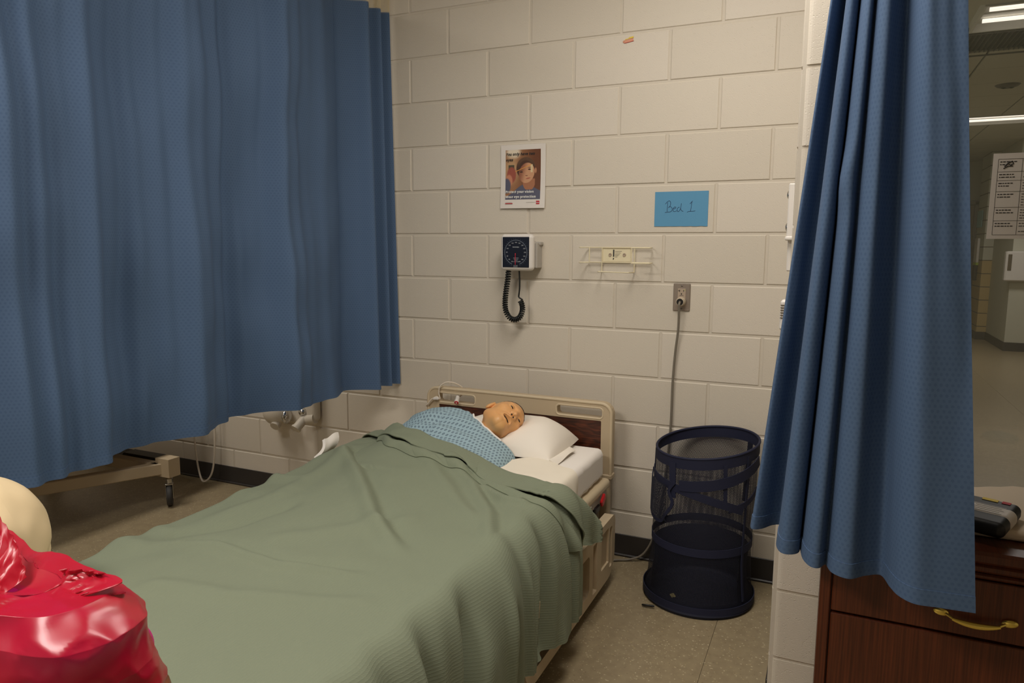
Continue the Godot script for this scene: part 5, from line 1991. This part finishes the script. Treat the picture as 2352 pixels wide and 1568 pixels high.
func build_hamper() -> void:
	var t := thing("laundry_hamper", "navy mesh pop-up laundry hamper standing against the block wall", "hamper")
	# net wall from crossing threads
	var nb := Mb.new()
	var na := 300
	for fam in 2:
		for i in na:
			var prev := Vector3.ZERO
			var pn := Vector3.ZERO
			var seg := 22
			for k in seg + 1:
				var h := float(k) / seg
				var a := TAU * i / na + (0.80 if fam == 0 else -0.80) * h * 1.25
				var p := ham(a, h * 0.97 + 0.01)
				var n := ham_n(a)
				if k > 0:
					var d := (p - prev).normalized()
					var w := d.cross(n).normalized() * 0.00062
					var w0 := d.cross(pn).normalized() * 0.00062
					var i0 := nb.vert(prev - w0, pn)
					var i1 := nb.vert(prev + w0, pn)
					var i2 := nb.vert(p + w, n)
					var i3 := nb.vert(p - w, n)
					nb.tri_i(i0, i1, i2)
					nb.tri_i(i0, i2, i3)
				prev = p
				pn = n
	var no := part("mesh_wall", nb, M.hamper_mesh, t, "see-through navy mesh wall")
	no.set_meta("kind", "stuff")
	# bands
	var full := func(h: float) -> Array:
		var o := []
		for k in 73:
			o.append([TAU * k / 72.0, h])
		return o
	var tb := Mb.new()
	ham_band(tb, full.call(0.965), 0.042, 0.001)
	part("top_band", tb, M.hamper_navy, t)
	var rim := Mb.new()
	var rp := []
	for k in 72:
		rp.append(ham(TAU * k / 72.0, 1.0))
	rim.tube(rp, 0.005, 8, true)
	part("top_rim", rim, M.hamper_navy, t)
	var mbn := Mb.new()
	ham_band(mbn, full.call(0.375), 0.030, 0.002)
	part("middle_band", mbn, M.hamper_navy, t)
	# fallen lower lining: a second, denser skirt below the middle band
	var lw := Mb.new()
	lw.grid(72, 8, func(u, v): return ham(TAU * u, lerpf(0.02, 0.33, v)) - ham_n(TAU * u) * (0.006 + 0.012 * sin(v * PI)) if sin(TAU * u) < 0.55 else ham(TAU * u, lerpf(0.02, 0.05, v)) - ham_n(TAU * u) * 0.006, null, 0.0, Vector3(-1, 0, 0))
	part("lower_lining", lw, M.hamper_base, t)
	# twisted spring bands
	var s1 := Mb.new()
	var p1 := []
	for k in 21:
		var f := k / 20.0
		p1.append([lerpf(3.05, 0.62, f), lerpf(0.845, 0.655, f) + 0.05 * sin(f * PI) * (1.0 if f < 0.5 else 1.0) - 0.02])
	ham_band(s1, p1, 0.030, 0.005)
	part("spring_band", s1, M.hamper_navy, t)
	var s2 := Mb.new()
	var p2 := []
	for k in 21:
		var f := k / 20.0
		p2.append([lerpf(1.90, 0.15, f), 0.815 + 0.095 * f - 0.02 * sin(f * PI)])
	ham_band(s2, p2, 0.040, 0.008)
	part("spring_band", s2, M.hamper_navy, t)
	var s3 := Mb.new()
	var p3 := []
	for k in 13:
		var f := k / 12.0
		p3.append([lerpf(0.95, 0.10, f), 0.66 + 0.07 * f * f])
	ham_band(s3, p3, 0.022, 0.004)
	part("spring_band", s3, M.hamper_navy, t)
	# vertical straps
	for q in [[-0.75, 0.55, 0.97, 0.030], [1.02, 0.68, 0.95, 0.014], [0.50, 0.05, 0.97, 0.010], [2.05, 0.72, 0.96, 0.030], [3.0, 0.60, 0.97, 0.020]]:
		var vs := Mb.new()
		var pv := []
		for k in 9:
			pv.append([q[0] + 0.05 * (k / 8.0), lerpf(q[1], q[2], k / 8.0)])
		ham_band(vs, pv, q[3], 0.003)
		part("strap", vs, M.hamper_navy, t)
	# side pocket
	var pk := Mb.new()
	var edge := [[3.08, 0.82], [2.95, 0.70], [2.98, 0.58], [2.70, 0.535], [2.32, 0.53], [2.20, 0.58], [2.02, 0.68], [2.12, 0.76], [2.0, 0.83]]
	var smooth_edge := []
	for k in 41:
		var ev := []
		for q in edge:
			ev.append(Vector2(q[0], q[1]))
		var cq := catmull(ev, k / 40.0)
		smooth_edge.append([cq.x, cq.y])
	ham_band(pk, smooth_edge, 0.013, 0.010)
	part("pocket_edge", pk, M.hamper_navy, t)
	var net := Mb.new()
	for i in 30:
		for fam in 2:
			var pts := []
			for k in 7:
				var v := k / 6.0
				var u := fposmod(i / 30.0 + (0.6 if fam == 0 else -0.6) * v, 1.0)
				var uu := lerpf(2.98, 2.12, u)
				pts.append(ham(uu, lerpf(0.545, 0.80, v)) + ham_n(uu) * 0.012)
			for k in 6:
				var d: Vector3 = pts[k + 1] - pts[k]
				if d.length() < 0.08:
					net.box((pts[k] + pts[k + 1]) * 0.5, Vector3(0.0010, 0.0010, d.length()), 0.0, Basis.looking_at(d.normalized(), Vector3.UP))
	var neo := part("pocket_mesh", net, M.hamper_mesh, t)
	neo.set_meta("kind", "stuff")
	# base
	var bs := Mb.new()
	bs.lathe([Vector2(0.0, 0.012), Vector2(0.198, 0.012), Vector2(0.208, 0.022), Vector2(0.214, 0.012), Vector2(0.208, 0.001), Vector2(0.0, 0.001)], 60, Transform3D(Basis(), Vector3(1.245, 0.0, 0.222)))
	part("base_panel", bs, M.hamper_base, t)
	var br := Mb.new()
	ham_band(br, full.call(0.012), 0.026, 0.0015)
	part("base_band", br, M.hamper_navy, t)
	var lp := Mb.new()
	lp.tube(spline3([Vector3(1.112, 0.006, 0.405), Vector3(1.085, 0.006, 0.412), Vector3(1.072, 0.008, 0.418), Vector3(1.088, 0.012, 0.422), Vector3(1.118, 0.010, 0.416)], 5), 0.0035, 6)
	part("base_loop", lp, M.black_plastic, t)
	var tg := thing("paper_scrap", "tiny crumpled cream scrap lying inside the mesh hamper", "scrap")
	var tgb := Mb.new()
	tgb.box(Vector3(1.165, 0.016, 0.310), Vector3(0.018, 0.003, 0.024), 0.001, Basis(Vector3(0.2, 1, 0.1).normalized(), 0.6))
	part("scrap", tgb, M.tag_cream, tg)

# ------------------------------------------------------------------ bedside cabinet and what lies on it
func build_bedside() -> void:
	var t := thing("bedside_cabinet", "reddish brown wooden bedside cabinet with brass drawer pull", "cabinet")
	t.position = Vector3(1.682, 0, 0)
	var f := 1.335
	part("body", bx(Vector3(0.0, 0.05, 0.945), Vector3(0.59, 0.715, f - 0.020), 0.002), M.mahogany, t)
	for px in [0.011, 0.579]:
		var fr := Mb.new()
		fr.box(Vector3(px, 0.38, f - 0.010), Vector3(0.022, 0.67, 0.020), 0.002)
		part("side_stile", fr, M.mahogany, t)
	var tp := Mb.new()
	tp.box(Vector3(0.295, 0.747, (0.94 + f + 0.012) * 0.5), Vector3(0.615, 0.026, f + 0.012 - 0.94), 0.006)
	part("top_board", tp, M.mahogany, t)
	var mo := Mb.new()
	mo.box(Vector3(0.295, 0.724, f - 0.004), Vector3(0.604, 0.018, 0.024), 0.005)
	mo.box(Vector3(0.295, 0.706, f - 0.006), Vector3(0.596, 0.012, 0.018), 0.004)
	part("moulding", mo, M.mahogany, t)
	var ys := [[0.572, 0.696], [0.06, 0.566]]
	for i in 2:
		var d := Mb.new()
		d.box(Vector3(0.295, (ys[i][0] + ys[i][1]) * 0.5, f - 0.009), Vector3(0.540, ys[i][1] - ys[i][0], 0.018), 0.002)
		var o := part("drawer_front" if i == 0 else "door_panel", d, M.mahogany, t)
		var hy: float = 0.620 if i == 0 else 0.52
		if i == 0:
			var h := Mb.new()
			var cx := 0.292
			for s in [-1.0, 1.0]:
				h.sphere(Vector3(cx + s * 0.060, hy - 0.003, f + 0.004), Vector3(0.015, 0.0085, 0.006), Basis(Vector3(0, 0, 1), s * 0.12))
				h.tube([Vector3(cx + s * 0.052, hy - 0.004, f + 0.008), Vector3(cx + s * 0.040, hy - 0.008, f + 0.016)], 0.0032, 8)
			var bar := []
			var rad := []
			for k in 13:
				var g := k / 12.0 * 2.0 - 1.0
				bar.append(Vector3(cx + g * 0.042, hy - 0.008 - 0.006 * (1.0 - g * g), f + 0.018))
				rad.append(0.0032 + 0.0040 * (1.0 - g * g))
			h.tube(bar, 0.005, 10, false, rad)
			part("drawer_pull", h, M.brass, o, "shiny brass drawer pull")
	part("plinth", bx(Vector3(0.01, 0.0, 0.955), Vector3(0.58, 0.05, f - 0.03)), M.dark_void, t)
	# folded towel
	var tw := thing("folded_towel", "folded cream towel on the bedside cabinet", "towel")
	var nz := noise(301, 9.0)
	var wb := Mb.new()
	rounded_box(wb, Vector3(2.095, 0.7735, 1.105), Vector3(0.40, 0.024, 0.31), 0.010, 3, 16, func(p):
		return p + Vector3(0, 0.008 * nz.get_noise_2d(p.x, p.z) * (1.0 if p.y > 0.77 else 0.0) + (0.010 * smoothstep(1.08, 0.97, p.z) * smoothstep(1.98, 2.15, p.x) if p.y > 0.77 else 0.0), 0))
	part("towel_cloth", wb, M.towel, tw)
	# black pouch with a white label
	var pc := thing("black_pouch", "black pouch with a white label lying on the folded towel", "pouch")
	pc.position = Vector3(1.995, 0.784, 1.225)
	pc.rotation = Vector3(0.10, -0.42, 0.0)
	var pb := Mb.new()
	rounded_box(pb, Vector3(0, 0.014, 0), Vector3(0.105, 0.034, 0.135), 0.014, 5, 2)
	part("pouch_body", pb, M.pouch_black, pc)
	var lb := Mb.new()
	rounded_box(lb, Vector3(0.001, 0.0150, 0.000), Vector3(0.108, 0.0345, 0.060), 0.0155, 5, 2)
	part("label_band", lb, M.pouch_label, pc, "white paper label band")
	var lt := Mb.new()
	for k in 5:
		lt.box(Vector3(0.004, 0.0326, -0.020 + 0.009 * k), Vector3(0.060 - 0.012 * (k % 2), 0.0004, 0.0022))
	part("label_print", lt, M.gauge_grey, pc)
	var pt := Mb.new()
	pt.box(Vector3(-0.004, 0.0318, -0.052), Vector3(0.030, 0.0006, 0.012))
	part("yellow_print", pt, M.label_yellow, pc)
	var pr := Mb.new()
	pr.box(Vector3(0.026, 0.0318, -0.052), Vector3(0.016, 0.0006, 0.012))
	part("red_print", pr, M.print_red, pc)
	var tl := thing("teal_cap", "teal blue rounded cap lying at the towel's edge", "cap")
	var tb := Mb.new()
	tb.sphere(Vector3(2.158, 0.800, 1.055), Vector3(0.048, 0.018, 0.034), Basis(Vector3.UP, 0.5))
	part("cap_shell", tb, M.teal, tl)
	var tc := Mb.new()
	tc.tube(spline3([Vector3(2.112, 0.792, 1.07), Vector3(2.125, 0.789, 1.10), Vector3(2.16, 0.787, 1.13), Vector3(2.22, 0.786, 1.15)], 5), 0.004, 6)
	part("cord", tc, M.black_plastic, tl)

# ------------------------------------------------------------------ foreground
func build_foreground() -> void:
	var t := thing("overbed_table", "brown wooden overbed table carrying the pink bag", "table")
	var top := PackedVector2Array(rrect(-0.02, -2.80, 0.918, -2.368, [0.05, 0.05, 0.05, 0.05]))
	var b := Mb.new()
	var poly := []
	for q in top:
		poly.append(Vector2(q.x, -q.y))
	prism(b, poly, 0.776, 0.800)
	part("table_top", b, M.table_wood, t)
	var ed := Mb.new()
	var ep := []
	for q in poly:
		ep.append(Vector3(q.x, 0.788, q.y))
	ed.tube(ep, 0.0125, 8, true)
	part("rounded_edge", ed, M.table_wood, t)
	part("column", bx(Vector3(0.06, 0.06, 2.50), Vector3(0.11, 0.776, 2.56), 0.004), M.chrome, t)
	part("foot", bx(Vector3(0.02, 0.0, 2.40), Vector3(0.70, 0.05, 2.66), 0.006), M.bed_beige, t)
	# pink plastic bag
	var g := thing("plastic_bag", "glossy pinkish red plastic bag with knotted handles on the overbed table", "bag")
	g.position = Vector3(0.700, 0.801, 2.465)
	var n1 := noise(401, 2.2, FastNoiseLite.TYPE_SIMPLEX_SMOOTH, 1)
	var n2 := noise(403, 6.0, FastNoiseLite.TYPE_SIMPLEX_SMOOTH, 2)
	var bag := func(u: float, v: float, _k: float) -> Vector3:
		var a := TAU * u
		var rx := pl([0.0, 0.08, 0.32, 0.56, 0.74, 0.88, 1.0], [0.215, 0.250, 0.258, 0.248, 0.205, 0.11, 0.012], v)
		var up := pl([0.0, 0.08, 0.32, 0.56, 0.74, 0.88, 1.0], [0.0, 0.012, 0.066, 0.118, 0.148, 0.150, 0.128], v)
		var d := Vector3(cos(a), 0, sin(a))
		var sq := 1.0 / pow(pow(absf(d.x), 3.0) + pow(absf(d.z), 3.0), 1.0 / 3.0)
		var q := Vector3(d.x * rx * sq, up, d.z * rx * 0.38 * sq)
		var body := 1.0 - smoothstep(0.85, 1.0, v)
		var ridge := 0.5 - absf(n1.get_noise_3d(q.x * 2.2, q.y * 3.0, q.z * 2.2 + 3.0)) * 1.6
		var fine := 0.5 - absf(n2.get_noise_3d(q.x * 2.0 + 5.0, q.y * 2.0, q.z * 2.0)) * 1.6
		var out := (d + Vector3(0, 0.5, 0) * smoothstep(0.4, 0.8, v)).normalized()
		q += out * (0.017 * ridge + 0.006 * fine) * body
		q.x += 0.045 * smoothstep(0.74, 1.0, v)
		return q
	var bb := Mb.new()
	bb.grid(170, 80, func(u, v): return bag.call(u, v, 1.0), null, 0.0, Vector3(0, 0, 1))
	part("bag_body", bb, M.bag_film, g)
	var bt := Mb.new()
	bt.grid(60, 6, func(u, v): return bag.call(u, 0.0, 1.0) * Vector3(v, 1, v) + Vector3(0, 0.001, 0), null, 0.0, Vector3.DOWN)
	part("bag_base", bt, M.bag_film, g)
	var inn := Mb.new()
	rounded_box(inn, Vector3(0.0, 0.050, 0.0), Vector3(0.455, 0.092, 0.150), 0.034, 5, 2)
	part("bag_contents", inn, M.bag_contents, g, "magenta bundle showing through the film")
	# handle ears
	for e in [[Vector3(0.050, 0.122, 0.0), Vector3(-0.015, 0.160, -0.005), 0.055, 0.3], [Vector3(0.12, 0.135, -0.02), Vector3(0.195, 0.150, -0.03), 0.020, 1.4]]:
		var a: Vector3 = e[0]
		var c: Vector3 = e[1]
		var eb := Mb.new()
		eb.grid(26, 20, func(u, v):
			var ax: Vector3 = c - a
			var sidev := ax.cross(Vector3(0.25, 0.1, 1)).normalized()
			var w: float = lerpf(0.025, e[2], v) * (1.0 - 0.25 * v * v)
			var s: float = u * 2.0 - 1.0
			var fold: float = 0.014 * sin(s * 4.5 + e[3]) * (0.4 + 0.6 * v) + 0.006 * n2.get_noise_2d(u * 0.8 + e[3], v * 0.8)
			var tip: float = 0.022 * sin(s * 7.0 + e[3] * 3.0) * v * v
			return a + ax * v + sidev * s * w + ax.normalized() * tip + Vector3(0.1, 0, 1).normalized() * (fold + 0.012 * (1.0 - s * s)), null, 0.0012, Vector3(0, 0, 1))
		part("handle_ear", eb, M.bag_film, g)
	# cream fleece bundle behind the bag
	var cf := thing("fleece_bundle", "cream fleece bundle on the bed foot behind the pink bag", "bundle")
	var nf := noise(411, 6.0, FastNoiseLite.TYPE_SIMPLEX_SMOOTH, 2)
	var fb := Mb.new()
	fb.grid(60, 36, func(u, v):
		var th: float = PI * v
		var ph: float = TAU * u
		var d := Vector3(sin(th) * cos(ph), cos(th), sin(th) * sin(ph))
		var r := 1.0 + 0.09 * nf.get_noise_3d(d.x * 0.16, d.y * 0.16, d.z * 0.16) - 0.10 * exp(-pow((d.x * 0.6 + d.y * 0.5 - 0.35) / 0.10, 2.0))
		var p := Vector3(-0.035, 0.690, 2.085) + d * r * Vector3(0.160, 0.158, 0.125)
		return Vector3(p.x, maxf(p.y, 0.575), p.z), null, 0.0, Vector3(0, 0, 1))
	part("fleece", fb, M.cream_fleece, cf)

# ------------------------------------------------------------------ bay behind the long curtain
func build_far_bay() -> void:
	var t := thing("second_bed", "second beige hospital bed frame on chrome casters behind the long curtain", "bed")
	# the leg carries a caster where the frame shows under the curtain hem
	var leg := Vector3(-1.465, 0.0, 0.41)
	caster(t, leg, 0.058, 0.80)
	var lb := Mb.new()
	prism(lb, [Vector2(leg.x - 0.05, leg.z - 0.035), Vector2(leg.x + 0.045, leg.z - 0.035), Vector2(leg.x + 0.045, leg.z + 0.035), Vector2(leg.x - 0.05, leg.z + 0.035)], 0.165, 0.262)
	part("leg_block", lb, M.bed_beige, t)
	var bm := Mb.new()
	var a := Vector3(-1.49, 0.205, 0.42)
	var c := Vector3(-2.20, 0.205, 1.76)
	var d := (c - a)
	bm.box((a + c) * 0.5, Vector3(0.05, 0.06, d.length()), 0.004, Basis.looking_at(d.normalized(), Vector3.UP))
	bm.box(Vector3(-1.97, 0.205, 0.44), Vector3(0.96, 0.06, 0.05), 0.004)
	part("base_beam", bm, M.bed_beige, t)
	part("deck", bx(Vector3(-2.38, 0.36, 0.12), Vector3(-1.50, 0.40, 2.15), 0.01), M.bed_beige, t)
	part("mattress_pad", bx(Vector3(-2.36, 0.40, 0.14), Vector3(-1.52, 0.54, 2.12), 0.03), M.sheet_white, t)
	var st := Mb.new()
	for z in [0.5, 1.7]:
		st.box(Vector3(-1.95, 0.28, z), Vector3(0.08, 0.17, 0.08), 0.004)
	part("lift_post", st, M.bed_beige, t)
	caster(t, Vector3(-2.42, 0, 0.41), 0.058)
	part("foot_pedal", bx(Vector3(-1.85, 0.165, 0.30), Vector3(-1.58, 0.235, 0.395), 0.012), M.black_plastic, t)
	# hanging cable loop
	var lc := thing("hanging_cable", "thin beige cable loop hanging near the floor by the second bed", "cable")
	var cb := Mb.new()
	cb.tube(spline3([Vector3(-1.66, 0.62, 0.06), Vector3(-1.665, 0.40, 0.06), Vector3(-1.66, 0.20, 0.06), Vector3(-1.63, 0.07, 0.07), Vector3(-1.575, 0.018, 0.09), Vector3(-1.525, 0.06, 0.08), Vector3(-1.505, 0.16, 0.07), Vector3(-1.500, 0.36, 0.06), Vector3(-1.50, 0.62, 0.06)], 7), 0.0055, 8)
	part("cable", cb, M.cord_white, lc)
	# wall fitting with two knobbed arms
	var w := thing("wall_fixture", "white wall fixture with chrome knobs and stub arms below the curtain hem", "wall fixture")
	var pn := Mb.new()
	rounded_box(pn, Vector3(-0.815, 0.62, 0.030), Vector3(0.075, 0.36, 0.060), 0.026, 5, 1)
	part("upright", pn, M.fixture_white, w)
	for q in [[-0.885, 0.405, -0.800, 0.455], [-1.02, 0.425, -1.02, 0.475]]:
		var ab := Mb.new()
		if q[0] > -1.0:
			ab.tube([Vector3(-0.79, 0.462, 0.045), Vector3(-0.855, 0.448, 0.050)], 0.028, 16)
			ab.tube([Vector3(-0.850, 0.468, 0.040), Vector3(-0.866, 0.415, 0.105)], 0.024, 20)
			ab.tube([Vector3(-0.8655, 0.417, 0.103), Vector3(-0.8675, 0.410, 0.111)], 0.0275, 24)
		else:
			ab.sphere(Vector3(-1.045, 0.475, 0.06), Vector3(0.075, 0.072, 0.060), Basis(), 24, 14)
			ab.tube([Vector3(-1.025, 0.43, 0.06), Vector3(-1.02, 0.405, 0.10)], 0.026, 16)
			ab.tube([Vector3(-1.02, 0.45, 0.05), Vector3(-0.965, 0.455, 0.06)], 0.030, 16)
		part("stub_arm", ab, M.fixture_white, w)
	var kb := Mb.new()
	kb.sphere(Vector3(-0.862, 0.492, 0.058), Vector3(0.022, 0.022, 0.022), Basis(), 20, 12)
	part("knob", kb, M.chrome, w)
	var k2 := Mb.new()
	k2.sphere(Vector3(-0.965, 0.458, 0.066), Vector3(0.018, 0.038, 0.034), Basis(), 20, 12)
	part("knob", k2, M.chrome, w)
